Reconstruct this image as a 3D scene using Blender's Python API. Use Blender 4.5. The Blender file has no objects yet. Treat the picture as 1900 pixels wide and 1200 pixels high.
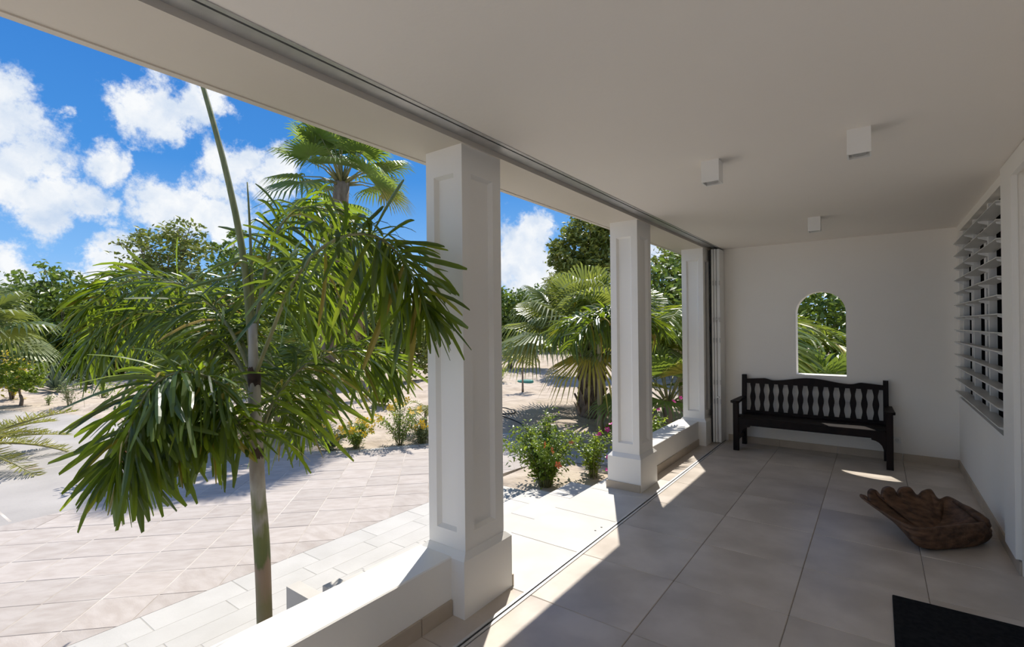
import bpy, math, random
import numpy as np
from mathutils import Vector, Matrix

# ------------------------------------------------------------------ camera
F, CX, CY = 917.0, 950.0, 603.2
YAW, ROLL, PITCH, EYE = math.radians(36.42), math.radians(-0.58), math.radians(0.221), 1.55
fw = np.array([-math.sin(YAW)*math.cos(PITCH), math.cos(YAW)*math.cos(PITCH), math.sin(PITCH)])
r0 = np.array([math.cos(YAW), math.sin(YAW), 0.0]); u0 = np.cross(r0, fw)
rt = r0*math.cos(ROLL)+u0*math.sin(ROLL); up = -r0*math.sin(ROLL)+u0*math.cos(ROLL)
CAM = np.array([0.0, 0.0, EYE])
def ray(u, v): return fw+rt*(u-CX)/F+up*(CY-v)/F
def at(u, v, k): return CAM+ray(u, v)*k           # real point at distance k along the view axis
def onz(u, v, z):
    d = ray(u, v); return CAM+d*((z-EYE)/d[2])

scene = bpy.context.scene
col = scene.collection
cd = bpy.data.cameras.new('camera'); co = bpy.data.objects.new('camera', cd); col.objects.link(co)
cd.sensor_width = 36.0; cd.sensor_fit = 'HORIZONTAL'; cd.lens = F/1900.0*36.0
cd.shift_y = (CY-600.0)/1900.0; cd.clip_start = 0.05; cd.clip_end = 600
m = Matrix.Identity(4)
for i in range(3):
    m[i][0] = rt[i]; m[i][1] = up[i]; m[i][2] = -fw[i]; m[i][3] = CAM[i]
co.matrix_world = m
scene.camera = co

# ------------------------------------------------------------------ view, sun, sky
vs = scene.view_settings
vs.view_transform = 'Standard'; vs.look = 'None'; vs.gamma = 1.0; vs.use_curve_mapping = False
vs.exposure = 0.50
scene.cycles.max_bounces = 10; scene.cycles.diffuse_bounces = 7; scene.cycles.transparent_max_bounces = 8
scene.cycles.caustics_reflective = False; scene.cycles.caustics_refractive = False
scene.cycles.sample_clamp_indirect = 6.0

SUN_EL = math.radians(56.0); SUN_AZ = np.array([-0.452, 0.892]); SUN_AZ = SUN_AZ/np.linalg.norm(SUN_AZ)
SUN = np.array([SUN_AZ[0]*math.cos(SUN_EL), SUN_AZ[1]*math.cos(SUN_EL), math.sin(SUN_EL)])
sl = bpy.data.lights.new('sun', 'SUN'); sl.energy = 4.3; sl.angle = math.radians(0.6); sl.color = (1.0, 0.95, 0.87)
so = bpy.data.objects.new('sun', sl); col.objects.link(so)
so.rotation_euler = Vector((-SUN[0], -SUN[1], -SUN[2])).to_track_quat('-Z', 'Y').to_euler()
so.location = (-6, 12, 20)

world = bpy.data.worlds.new('sky'); scene.world = world; world.use_nodes = True
def build_sky():
    nt = world.node_tree; N = nt.nodes; L = nt.links; N.clear()
    out = N.new('ShaderNodeOutputWorld'); bg = N.new('ShaderNodeBackground'); L.new(bg.outputs[0], out.inputs[0])
    tc = N.new('ShaderNodeTexCoord'); nrm = N.new('ShaderNodeVectorMath'); nrm.operation = 'NORMALIZE'
    L.new(tc.outputs['Generated'], nrm.inputs[0]); D = nrm.outputs[0]
    def math_(op, a, b=None, clamp=False):
        n = N.new('ShaderNodeMath'); n.operation = op; n.use_clamp = clamp
        for i, x in enumerate((a, b)):
            if x is None: continue
            if isinstance(x, (int, float)): n.inputs[i].default_value = x
            else: L.new(x, n.inputs[i])
        return n.outputs[0]
    sep = N.new('ShaderNodeSeparateXYZ'); L.new(D, sep.inputs[0])
    ramp = N.new('ShaderNodeValToRGB'); L.new(sep.outputs[2], ramp.inputs[0])
    e = ramp.color_ramp.elements
    e[0].position = 0.0; e[0].color = (0.34, 0.50, 0.72, 1)
    e[1].position = 0.55; e[1].color = (0.022, 0.130, 0.43, 1)
    x = e.new(0.12); x.color = (0.165, 0.36, 0.66, 1)
    x = e.new(0.28); x.color = (0.05, 0.21, 0.54, 1)
    # cloud field: soft lobes broken up by turbulence
    n1 = N.new('ShaderNodeTexNoise'); n1.inputs['Scale'].default_value = 9.0; n1.inputs['Detail'].default_value = 7.0; n1.inputs['Roughness'].default_value = 0.62
    L.new(D, n1.inputs['Vector'])
    w = N.new('ShaderNodeVectorMath'); w.operation = 'MULTIPLY_ADD'; L.new(n1.outputs['Color'], w.inputs[0])
    w.inputs[1].default_value = (0.09, 0.09, 0.09); L.new(D, w.inputs[2])
    sub = N.new('ShaderNodeVectorMath'); sub.operation = 'SUBTRACT'; L.new(w.outputs[0], sub.inputs[0]); sub.inputs[1].default_value = (0.045, 0.045, 0.045)
    W = sub.outputs[0]
    lobes = [(5, 165, 50), (10, 235, 75), (40, 300, 70), (15, 350, 70), (110, 372, 55), (170, 372, 48), (215, 380, 24), (85, 408, 45),
             (98, 207, 20), (200, 308, 42), (225, 302, 26), (272, 212, 58), (315, 207, 58), (232, 215, 30), (350, 190, 45), (390, 185, 32), (320, 248, 28),
             (420, 315, 52), (458, 302, 34), (300, 378, 55), (350, 388, 68), (402, 402, 55), (392, 362, 40), (235, 470, 45), (195, 492, 36),
             (25, 525, 55), (5, 500, 45), (520, 308, 40), (500, 345, 45), (960, 470, 65), (988, 440, 50), (935, 492, 52), (1003, 492, 45), (980, 525, 60),
             (1045, 505, 42), (1013, 417, 15), (1023, 418, 11), (1225, 470, 42), (1252, 462, 28), (870, 520, 60), (700, 560, 90), (600, 545, 80)]
    pts = []
    for u, v, r in lobes:
        d = ray(u, v); k = np.linalg.norm(d); pts.append((d/k, r/F/k*1.12))
    rng = random.Random(11)
    while len(pts) < 84:                        # the same fair-weather cumulus over the rest of the sky
        a = rng.uniform(0, 2*math.pi); el = rng.uniform(0.12, 1.0)
        d = np.array([math.cos(a)*math.cos(el), math.sin(a)*math.cos(el), math.sin(el)])
        c = d@fw
        if c > 0.55: continue
        pts.append((d, rng.uniform(0.10, 0.26)))
    cur = None
    for d, r in pts:
        ds = N.new('ShaderNodeVectorMath'); ds.operation = 'DISTANCE'; L.new(W, ds.inputs[0]); ds.inputs[1].default_value = tuple(d)
        f = math_('MULTIPLY_ADD', ds.outputs['Value'], -1.0/r); f.node.inputs[2].default_value = 1.0
        cur = f if cur is None else math_('MAXIMUM', cur, f)
    cur = math_('MAXIMUM', cur, -0.6)
    n2 = N.new('ShaderNodeTexNoise'); n2.inputs['Scale'].default_value = 26.0; n2.inputs['Detail'].default_value = 8.0; n2.inputs['Roughness'].default_value = 0.66
    L.new(D, n2.inputs['Vector'])
    n2c = math_('MULTIPLY_ADD', n2.outputs['Fac'], 2.0); n2c.node.inputs[2].default_value = -0.98
    tot = math_('ADD', cur, n2c)
    mr = N.new('ShaderNodeMapRange'); mr.interpolation_type = 'SMOOTHSTEP'; L.new(tot, mr.inputs[0])
    mr.inputs[1].default_value = 0.0; mr.inputs[2].default_value = 0.60
    n3 = N.new('ShaderNodeTexNoise'); n3.inputs['Scale'].default_value = 17.0; n3.inputs['Detail'].default_value = 6.0
    L.new(W, n3.inputs['Vector'])
    cr = N.new('ShaderNodeValToRGB'); L.new(n3.outputs['Fac'], cr.inputs[0])
    cr.color_ramp.elements[0].position = 0.30; cr.color_ramp.elements[0].color = (0.42, 0.50, 0.62, 1)
    cr.color_ramp.elements[1].position = 0.62; cr.color_ramp.elements[1].color = (0.67, 0.685, 0.70, 1)
    mix = N.new('ShaderNodeMix'); mix.data_type = 'RGBA'; L.new(mr.outputs[0], mix.inputs[0])
    L.new(ramp.outputs[0], mix.inputs[6]); L.new(cr.outputs[0], mix.inputs[7])
    L.new(mix.outputs[2], bg.inputs[0]); bg.inputs[1].default_value = 1.0
build_sky()

# ------------------------------------------------------------------ materials
MATS = {}
def nodes_of(name):
    mt = bpy.data.materials.new(name); mt.use_nodes = True; MATS[name] = mt
    nt = mt.node_tree; return mt, nt, nt.nodes, nt.links, nt.nodes['Principled BSDF']
def surface(name, c1, c2=None, scale=4.0, rough=0.6, bump=0.0, bscale=60.0, metal=0.0, spec=0.5, stretch=(1, 1, 1), detail=6.0, lo=0.35, hi=0.65, vary=0.0, rvar=0.0):
    mt, nt, N, L, b = nodes_of(name)
    c2 = c2 or c1
    tc = N.new('ShaderNodeTexCoord'); mp = N.new('ShaderNodeMapping'); mp.inputs['Scale'].default_value = stretch
    oi = N.new('ShaderNodeObjectInfo')
    sc = N.new('ShaderNodeVectorMath'); sc.operation = 'SCALE'; sc.inputs[0].default_value = (17.0, 31.0, 7.0); L.new(oi.outputs['Random'], sc.inputs['Scale'])
    L.new(tc.outputs['Object'], mp.inputs[0]); L.new(sc.outputs[0], mp.inputs['Location'])
    nz = N.new('ShaderNodeTexNoise'); nz.inputs['Scale'].default_value = scale; nz.inputs['Detail'].default_value = detail; L.new(mp.outputs[0], nz.inputs['Vector'])
    cr = N.new('ShaderNodeValToRGB'); L.new(nz.outputs['Fac'], cr.inputs[0])
    cr.color_ramp.elements[0].position = lo; cr.color_ramp.elements[0].color = (*c1, 1)
    cr.color_ramp.elements[1].position = hi; cr.color_ramp.elements[1].color = (*c2, 1)
    src = cr.outputs[0]
    if vary:
        hs = N.new('ShaderNodeHueSaturation'); L.new(src, hs.inputs['Color'])
        mr = N.new('ShaderNodeMapRange'); L.new(oi.outputs['Random'], mr.inputs[0]); mr.inputs[3].default_value = 1-vary; mr.inputs[4].default_value = 1+vary
        L.new(mr.outputs[0], hs.inputs['Value']); src = hs.outputs[0]
    L.new(src, b.inputs['Base Color'])
    b.inputs['Roughness'].default_value = rough; b.inputs['Metallic'].default_value = metal; b.inputs['Specular IOR Level'].default_value = spec
    if rvar:
        mr = N.new('ShaderNodeMapRange'); L.new(nz.outputs['Fac'], mr.inputs[0]); mr.inputs[3].default_value = rough-rvar; mr.inputs[4].default_value = rough+rvar
        L.new(mr.outputs[0], b.inputs['Roughness'])
    if bump:
        nb = N.new('ShaderNodeTexNoise'); nb.inputs['Scale'].default_value = bscale; nb.inputs['Detail'].default_value = 5.0; L.new(mp.outputs[0], nb.inputs['Vector'])
        bp = N.new('ShaderNodeBump'); bp.inputs['Strength'].default_value = 1.0; bp.inputs['Distance'].default_value = bump
        L.new(nb.outputs['Fac'], bp.inputs['Height']); L.new(bp.outputs[0], b.inputs['Normal'])
    return mt
def leafmat(name, dark, light, trans, amount=0.38, rough=0.38, tip=None):
    mt, nt, N, L, b = nodes_of(name)
    out = N['Material Output']
    geo = N.new('ShaderNodeNewGeometry'); oi = N.new('ShaderNodeObjectInfo')
    ad = N.new('ShaderNodeMath'); ad.operation = 'ADD'; L.new(geo.outputs['Random Per Island'], ad.inputs[0]); L.new(oi.outputs['Random'], ad.inputs[1])
    fr = N.new('ShaderNodeMath'); fr.operation = 'FRACT'; L.new(ad.outputs[0], fr.inputs[0])
    cr = N.new('ShaderNodeValToRGB'); L.new(fr.outputs[0], cr.inputs[0])
    cr.color_ramp.elements[0].color = (*dark, 1); cr.color_ramp.elements[1].color = (*light, 1)
    if tip:
        cr.color_ramp.elements[1].position = 0.93
        x = cr.color_ramp.elements.new(0.975); x.color = (*tip, 1)
    L.new(cr.outputs[0], b.inputs['Base Color']); b.inputs['Roughness'].default_value = rough
    b.inputs['Specular IOR Level'].default_value = 0.55
    tr = N.new('ShaderNodeBsdfTranslucent')
    hs = N.new('ShaderNodeMix'); hs.data_type = 'RGBA'; hs.inputs[0].default_value = 0.75; L.new(cr.outputs[0], hs.inputs[6]); hs.inputs[7].default_value = (*trans, 1)
    L.new(hs.outputs[2], tr.inputs[0])
    r2 = N.new('ShaderNodeMath'); r2.operation = 'MULTIPLY'; L.new(fr.outputs[0], r2.inputs[0]); r2.inputs[1].default_value = 7.31
    r3 = N.new('ShaderNodeMath'); r3.operation = 'FRACT'; L.new(r2.outputs[0], r3.inputs[0])
    r4 = N.new('ShaderNodeMapRange'); L.new(r3.outputs[0], r4.inputs[0]); r4.inputs[3].default_value = amount*.35; r4.inputs[4].default_value = min(.75, amount*1.55)
    mx = N.new('ShaderNodeMixShader'); L.new(r4.outputs[0], mx.inputs[0])
    L.new(b.outputs[0], mx.inputs[1]); L.new(tr.outputs[0], mx.inputs[2]); L.new(mx.outputs[0], out.inputs[0])
    return mt

plaster = surface('white_plaster', (0.86, 0.825, 0.765), (0.885, 0.85, 0.79), 1.3, 0.75, 0.0015, 40, spec=0.2)
ceil_m = surface('ceiling_paint', (0.865, 0.815, 0.75), (0.885, 0.835, 0.77), 0.8, 0.8, 0.001, 30, spec=0.2)
paint = surface('white_satin_paint', (0.84, 0.815, 0.765), (0.865, 0.84, 0.79), 2.0, 0.5, 0.0008, 30, spec=0.3)
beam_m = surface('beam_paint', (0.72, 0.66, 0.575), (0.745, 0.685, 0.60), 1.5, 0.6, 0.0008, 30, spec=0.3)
tile_m = surface('beige_porcelain_tile', (0.455, 0.395, 0.33), (0.60, 0.53, 0.455), 3.2, 0.36, 0.0008, 30, spec=0.5, detail=9.0, vary=0.04, rvar=0.07)
grout = surface('tile_grout', (0.20, 0.165, 0.13), (0.25, 0.21, 0.17), 9, 0.9)
skirt_m = surface('skirting_tile', (0.42, 0.35, 0.265), (0.50, 0.42, 0.33), 3.5, 0.45, vary=0.04)
step_m = surface('pale_step_tile', (0.50, 0.47, 0.425), (0.57, 0.54, 0.49), 3.0, 0.55, 0.0008, 30, vary=0.03)
paver_m = surface('rose_paver', (0.405, 0.352, 0.312), (0.475, 0.425, 0.385), 5.5, 0.75, 0.0012, 45, spec=0.25, vary=0.07, detail=9.0, stretch=(1, 2.4, 1))
joint_m = surface('paver_joint_sand', (0.36, 0.315, 0.27), (0.62, 0.57, 0.51), 2.2, 0.95)
plank_m = surface('grey_terrace_plank', (0.46, 0.44, 0.405), (0.51, 0.49, 0.455), 3.0, 0.7, 0.001, 40, vary=0.03)
plankjoint_m = surface('plank_joint', (0.36, 0.34, 0.30), (0.44, 0.42, 0.38), 3, 0.95)
drive_m = surface('driveway_concrete', (0.36, 0.335, 0.31), (0.44, 0.41, 0.38), 1.1, 0.8, 0.003, 30, spec=0.2, detail=9.0)
sand_m = surface('pale_sand', (0.42, 0.345, 0.275), (0.56, 0.475, 0.39), 2.6, 0.95, 0.03, 9, spec=0.1, detail=10.0)
alu = surface('brushed_aluminium', (0.55, 0.545, 0.53), (0.62, 0.61, 0.60), 14, 0.42, metal=0.7)
slot = surface('black_slot', (0.012, 0.012, 0.012), None, 3, 0.6)
white_alu = surface('white_powder_coat', (0.80, 0.79, 0.76), (0.83, 0.82, 0.79), 2, 0.38, spec=0.4)
louver_m = surface('frosted_louver', (0.62, 0.615, 0.59), (0.66, 0.655, 0.63), 3, 0.35)
roomdark = surface('unlit_room_black', (0.008, 0.008, 0.009), (0.012, 0.011, 0.011), 2, 0.9, spec=0.0)  # near-black colour stands for the darkness of the room behind the louvres
wood_black = surface('dark_stained_wood', (0.0050, 0.0026, 0.0022), (0.013, 0.0065, 0.0052), 9, 0.5, 0.0012, 30, stretch=(1, 1, 0.25), spec=0.18)
wood_brown = surface('carved_teak', (0.055, 0.026, 0.013), (0.17, 0.088, 0.046), 10, 0.55, 0.004, 22, spec=0.35, stretch=(1, 2, 3))
mat_m = surface('black_doormat', (0.008, 0.008, 0.009), (0.016, 0.016, 0.017), 40, 0.95, 0.003, 220, spec=0.1)
terra = surface('terracotta', (0.42, 0.15, 0.085), (0.52, 0.21, 0.13), 6, 0.8, 0.001, 30)
teal = surface('teal_plastic', (0.03, 0.20, 0.17), (0.045, 0.25, 0.21), 4, 0.5)
rubber = surface('black_hose', (0.012, 0.012, 0.012), None, 4, 0.5)
bark = surface('grey_bark', (0.16, 0.12, 0.09), (0.30, 0.24, 0.19), 12, 0.9, 0.01, 25, stretch=(1, 1, 0.4))
trunk_pale = surface('ringed_palm_trunk', (0.27, 0.24, 0.13), (0.40, 0.33, 0.22), 5, 0.65, 0.002, 25, stretch=(2, 2, 0.6))
def trunk_banded():
    mt, nt, N, L, b = nodes_of('banded_palm_trunk'); tc = N.new('ShaderNodeTexCoord'); sp = N.new('ShaderNodeSeparateXYZ'); L.new(tc.outputs['Object'], sp.inputs[0])
    mp = N.new('ShaderNodeMapping'); mp.inputs['Scale'].default_value = (26, 26, 5); L.new(tc.outputs['Object'], mp.inputs[0])
    nz = N.new('ShaderNodeTexNoise'); nz.inputs['Scale'].default_value = 1.0; nz.inputs['Detail'].default_value = 6; L.new(mp.outputs[0], nz.inputs['Vector'])
    m1 = N.new('ShaderNodeMath'); m1.operation = 'MULTIPLY_ADD'; L.new(nz.outputs['Fac'], m1.inputs[0]); m1.inputs[1].default_value = .42; L.new(sp.outputs[2], m1.inputs[2])
    m2 = N.new('ShaderNodeMath'); m2.operation = 'DIVIDE'; L.new(m1.outputs[0], m2.inputs[0]); m2.inputs[1].default_value = 2.0
    cr = N.new('ShaderNodeValToRGB'); L.new(m2.outputs[0], cr.inputs[0]); E = cr.color_ramp.elements
    E[0].position = 0; E[0].color = (.30, .22, .13, 1); E[1].position = 1; E[1].color = (.34, .31, .25, 1)
    for p_, c_ in ((.10, (.28, .24, .12)), (.22, (.34, .27, .155)), (.30, (.27, .235, .105)), (.385, (.36, .25, .16)), (.42, (.33, .23, .15)), (.445, (.13, .15, .04)), (.50, (.17, .18, .055)), (.54, (.36, .32, .26)), (.585, (.20, .20, .08)), (.64, (.40, .37, .31)), (.70, (.26, .22, .17))):
        x = E.new(p_); x.color = (*c_, 1)
    L.new(cr.outputs[0], b.inputs['Base Color']); b.inputs['Roughness'].default_value = .6
    return mt
trunk_band_m = trunk_banded()
trunk_grey = surface('pale_crownshaft', (0.30, 0.27, 0.21), (0.45, 0.42, 0.35), 9, 0.6, 0.002, 30, stretch=(2, 2, 0.5))
trunk_green = surface('green_trunk_band', (0.13, 0.16, 0.035), (0.24, 0.25, 0.08), 9, 0.55, stretch=(2, 2, 0.6))
scar_m = surface('dark_leaf_scar', (0.020, 0.012, 0.008), (0.07, 0.04, 0.025), 15, 0.9)
spear_m = surface('spear_leaf', (0.115, 0.14, 0.045), (0.19, 0.20, 0.08), 18, 0.6, stretch=(3, 3, 0.3))
rachis_m = surface('leaf_stalk', (0.16, 0.17, 0.06), (0.27, 0.25, 0.11), 10, 0.55)
husk_m = leafmat('dead_palm_leaf', (0.20, 0.13, 0.085), (0.36, 0.26, 0.185), (0.35, 0.22, 0.12), 0.15, 0.8)
boot_m = surface('old_leaf_base', (0.15, 0.105, 0.075), (0.30, 0.235, 0.18), 9, 0.9, 0.006, 20, vary=0.2)
fox_m = leafmat('foxtail_leaflet', (0.020, 0.050, 0.012), (0.085, 0.135, 0.020), (0.37, 0.50, 0.022), 0.40, 0.33, tip=(0.36, 0.24, 0.04))
fan_m = leafmat('fan_palm_blade', (0.0810, 0.1418, 0.0338), (0.1688, 0.2430, 0.0540), (0.36, 0.47, 0.045), 0.36, 0.42, tip=(0.30, 0.25, 0.04))
fanblue_m = leafmat('grey_green_fan_blade', (0.070, 0.125, 0.055), (0.21, 0.25, 0.075), (0.42, 0.48, 0.065), 0.40, 0.42, tip=(0.5, 0.38, 0.06))
date_m = leafmat('date_palm_leaflet', (0.1560, 0.1800, 0.0240), (0.3360, 0.3120, 0.0540), (0.42, 0.42, 0.05), 0.35, 0.42, tip=(0.36, 0.22, 0.05))
areca_m = leafmat('feather_palm_leaflet', (0.0675, 0.1275, 0.0210), (0.1950, 0.2400, 0.0330), (0.38, 0.46, 0.03), 0.38, 0.36, tip=(0.36, 0.27, 0.03))
tree_m = leafmat('glossy_tree_leaf', (0.0753, 0.1310, 0.0210), (0.2261, 0.2948, 0.0459), (0.2340, 0.3510, 0.0390), 0.26, 0.42)
tree2_m = leafmat('olive_tree_leaf', (0.1006, 0.1400, 0.0245), (0.3019, 0.3125, 0.0560), (0.3125, 0.3750, 0.0562), 0.26, 0.45)
bush_m = leafmat('bright_shrub_leaf', (0.055, 0.125, 0.018), (0.24, 0.33, 0.040), (0.46, 0.58, 0.04), 0.38, 0.36)
olive_m = leafmat('silvery_shrub_leaf', (0.1040, 0.1430, 0.0520), (0.2210, 0.2600, 0.1170), (0.30, 0.36, 0.10), 0.28, 0.45)
agave_m = leafmat('agave_leaf', (0.0910, 0.1330, 0.0840), (0.1820, 0.2310, 0.1470), (0.15, 0.22, 0.09), 0.1, 0.45)
yellow_m = leafmat('yellow_petal', (0.80, 0.46, 0.012), (0.88, 0.58, 0.03), (0.9, 0.55, 0.02), 0.3, 0.5)
orange_m = leafmat('orange_petal', (0.80, 0.17, 0.05), (0.85, 0.26, 0.09), (0.9, 0.25, 0.08), 0.25, 0.5)
magenta_m = leafmat('magenta_bract', (0.62, 0.012, 0.28), (0.78, 0.04, 0.42), (0.85, 0.04, 0.45), 0.3, 0.5)
crotonyellow_m = leafmat('yellow_croton_leaf', (0.42, 0.36, 0.02), (0.62, 0.50, 0.03), (0.6, 0.5, 0.03), 0.3, 0.45)

# ------------------------------------------------------------------ mesh helpers
class MB:
    def __init__(s): s.v = []; s.f = []; s.mi = []
    def add(s, vs_, fs, mi=0):
        o = len(s.v); s.v.extend([tuple(map(float, p)) for p in vs_]); s.f.extend([tuple(i+o for i in f) for f in fs]); s.mi.extend([mi]*len(fs))
    def box(s, x0, x1, y0, y1, z0, z1, bev=0.0, mi=0):
        if bev <= 0:
            s.add([(x0,y0,z0),(x1,y0,z0),(x1,y1,z0),(x0,y1,z0),(x0,y0,z1),(x1,y0,z1),(x1,y1,z1),(x0,y1,z1)],
                  [(0,3,2,1),(4,5,6,7),(0,1,5,4),(1,2,6,5),(2,3,7,6),(3,0,4,7)], mi); return
        b = bev                                   # chamfered on the top edge ring and on the uprights
        def ring(i, z): return [(x0+i,y0+b,z),(x0+b,y0+i,z),(x1-b,y0+i,z),(x1-i,y0+b,z),(x1-i,y1-b,z),(x1-b,y1-i,z),(x0+b,y1-i,z),(x0+i,y1-b,z)]
        R = ring(0, z0)+ring(0, z1-b)+[(x0+b,y0+b,z1),(x0+b,y0+b,z1),(x1-b,y0+b,z1),(x1-b,y0+b,z1),(x1-b,y1-b,z1),(x1-b,y1-b,z1),(x0+b,y1-b,z1),(x0+b,y1-b,z1)]
        fs = [tuple(range(7,-1,-1))]
        for i in range(8):
            j = (i+1) % 8; fs.append((i, j, 8+j, 8+i))
        V = R[:16]+[(x0+b,y0+b,z1),(x1-b,y0+b,z1),(x1-b,y1-b,z1),(x0+b,y1-b,z1)]
        fs += [(8,9,16),(9,10,17,16),(10,11,17),(11,12,18,17),(12,13,18),(13,14,19,18),(14,15,19),(15,8,16,19),(16,17,18,19)]
        s.add(V, fs, mi)
    def prism(s, poly, z0, z1, mi=0):
        n = len(poly)
        s.add([(x,y,z0) for x,y in poly]+[(x,y,z1) for x,y in poly],
              [tuple(range(n-1,-1,-1)), tuple(range(n,2*n))]+[(i,(i+1)%n,n+(i+1)%n,n+i) for i in range(n)], mi)
    def extrude(s, poly, axis, a0, a1, mi=0):
        """poly of (p,q) swept along axis: 'y' -> (x,z), 'x' -> (y,z)."""
        n = len(poly)
        if axis == 'y': P = lambda p, q, a: (p, a, q)
        else: P = lambda p, q, a: (a, p, q)
        s.add([P(p,q,a0) for p,q in poly]+[P(p,q,a1) for p,q in poly],
              [tuple(range(n)), tuple(range(2*n-1,n-1,-1))]+[(i,n+i,n+(i+1)%n,(i+1)%n) for i in range(n)], mi)
    def tube(s, pts, rad, n=8, mi=0, cap=True):
        pts = [np.array(p, float) for p in pts]; m_ = len(pts)
        rad = [rad]*m_ if isinstance(rad, (int, float)) else list(rad)
        V = []; prev = None
        for i, p in enumerate(pts):
            t = pts[min(i+1, m_-1)]-pts[max(i-1, 0)]; t = t/(np.linalg.norm(t)+1e-9)
            a = prev-t*(prev@t) if prev is not None else np.cross(t, [0.31, 0.2, 0.93] if abs(t[2]) < .9 else [1, 0, 0])
            a = a/(np.linalg.norm(a)+1e-9); prev = a; b = np.cross(t, a)
            for j in range(n):
                an = 2*math.pi*j/n; V.append(p+(a*math.cos(an)+b*math.sin(an))*rad[i])
        fs = [(i*n+j, i*n+(j+1)%n, (i+1)*n+(j+1)%n, (i+1)*n+j) for i in range(m_-1) for j in range(n)]
        if cap: fs += [tuple(range(n-1,-1,-1)), tuple((m_-1)*n+j for j in range(n))]
        s.add(V, fs, mi)
    def arr(s, V, faces, mi=0):                  # bulk numpy add
        o = len(s.v); s.v.extend(map(tuple, V.tolist())); s.f.extend(map(tuple, (faces+o).tolist())); s.mi.extend([mi]*len(faces))
    def build(s, name, mats, parent=None, origin=(0, 0, 0), smooth=False):
        o = np.array(origin, float)
        me = bpy.data.meshes.new(name)
        V = np.array(s.v, float)-o if len(s.v) else np.zeros((0, 3))
        me.from_pydata(V.tolist(), [], s.f)
        for mt in (mats if isinstance(mats, (list, tuple)) else [mats]): me.materials.append(mt)
        if any(s.mi): me.polygons.foreach_set('material_index', s.mi)
        if smooth: me.polygons.foreach_set('use_smooth', [True]*len(me.polygons))
        me.update()
        ob = bpy.data.objects.new(name, me); col.objects.link(ob)
        if parent is not None: ob.parent = parent
        else: ob.location = o
        return ob
def tag(o, label=None, cat=None, group=None, kind=None):
    for k_, v_ in (('label', label), ('category', cat), ('group', group), ('kind', kind)):
        if v_: o[k_] = v_
    return o
def root(name, loc, label, cat, group=None, kind=None):
    e = bpy.data.objects.new(name, None); col.objects.link(e); e.location = tuple(loc); e.empty_display_size = 0.1
    return tag(e, label, cat, group, kind)
def inst(src, name, parent, loc, rz=0.0, scale=None):
    c = bpy.data.objects.new(name, src.data); col.objects.link(c); c.parent = parent; c.location = tuple(loc); c.rotation_euler = (0, 0, rz)
    if scale: c.scale = scale
    return c
def nrmz(v): return v/(np.linalg.norm(v)+1e-12)
def spline(P, n):
    P = [np.array(p, float) for p in P]; P = [2*P[0]-P[1]]+P+[2*P[-1]-P[-2]]; out = []
    segs = len(P)-3
    for i in range(n):
        t = i/(n-1)*segs; k = min(int(t), segs-1); t -= k
        a, b, c, d = P[k:k+4]
        out.append(0.5*((2*b)+(c-a)*t+(2*a-5*b+4*c-d)*t*t+(3*b-a-3*c+d)*t**3))
    return out

# ------------------------------------------------------------------ the gallery
ZC = 2.57          # ceiling
YB = 7.08          # back wall
XR = 0.70          # right wall
YN = -1.7          # roof cut short behind the viewer, an added open terrace lets light in
TX, TY, X0, Y0 = 0.615, 0.635, -1.008, 2.36
# ceiling and roof slab
b = MB(); b.box(-1.66, 4.0, YN, YB+0.22, ZC, ZC+0.35); b.build('ceiling', ceil_m)
tag(bpy.data.objects['ceiling'], 'flat white plaster ceiling over the covered gallery', 'ceiling', kind='structure')
# floor base and tiles
floor = root('floor', (0, 0, 0), 'large beige porcelain floor tiles of the shaded gallery', 'floor', kind='structure')
b = MB(); b.box(-2.16, 3.9, Y0-7*TY, YB, -0.45, -0.004); b.box(-2.225, -2.16, 1.9, 4.74, -0.45, -0.02); b.build('grout_bed', grout, floor)
def tile_obj(name, x0, x1, y0, y1, z0, z1, mt, parent, bev=0.003, cache={}):
    key = (round(x1-x0, 4), round(y1-y0, 4), round(z1-z0, 4), mt.name)
    if key not in cache:
        q = MB(); hx, hy = (x1-x0)/2, (y1-y0)/2; q.box(-hx, hx, -hy, hy, 0, z1-z0, bev); o = q.build(name, mt, parent); o.location = ((x0+x1)/2, (y0+y1)/2, z0); cache[key] = o; return o
    return inst(cache[key], name, parent, ((x0+x1)/2, (y0+y1)/2, z0))
g = 0.0016
xs = [-1.628, X0, X0+TX, X0+2*TX, XR+0.005]
for j in range(-7, 9):
    ya, yb_ = Y0+j*TY, min(Y0+(j+1)*TY, YB)
    for xa, xb in zip(xs[:-1], xs[1:]):
        tile_obj('floor_tile', xa+g, xb-g, ya+g, yb_-g, -0.012, 0.0, tile_m, floor)
# strip of tile between track and parapet, and the landing between the two columns
for j in range(-7, 9):
    ya, yb_ = Y0+j*TY, min(Y0+(j+1)*TY, YB)
    xo = -2.24 if 1 < j+1.5 and 1.9 < (ya+yb_)/2 < 4.7 else -2.11
    tile_obj('floor_tile', xo, -1.672, ya+g, yb_-g, -0.012, 0.0, tile_m if xo > -2.2 else step_m, floor)
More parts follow.
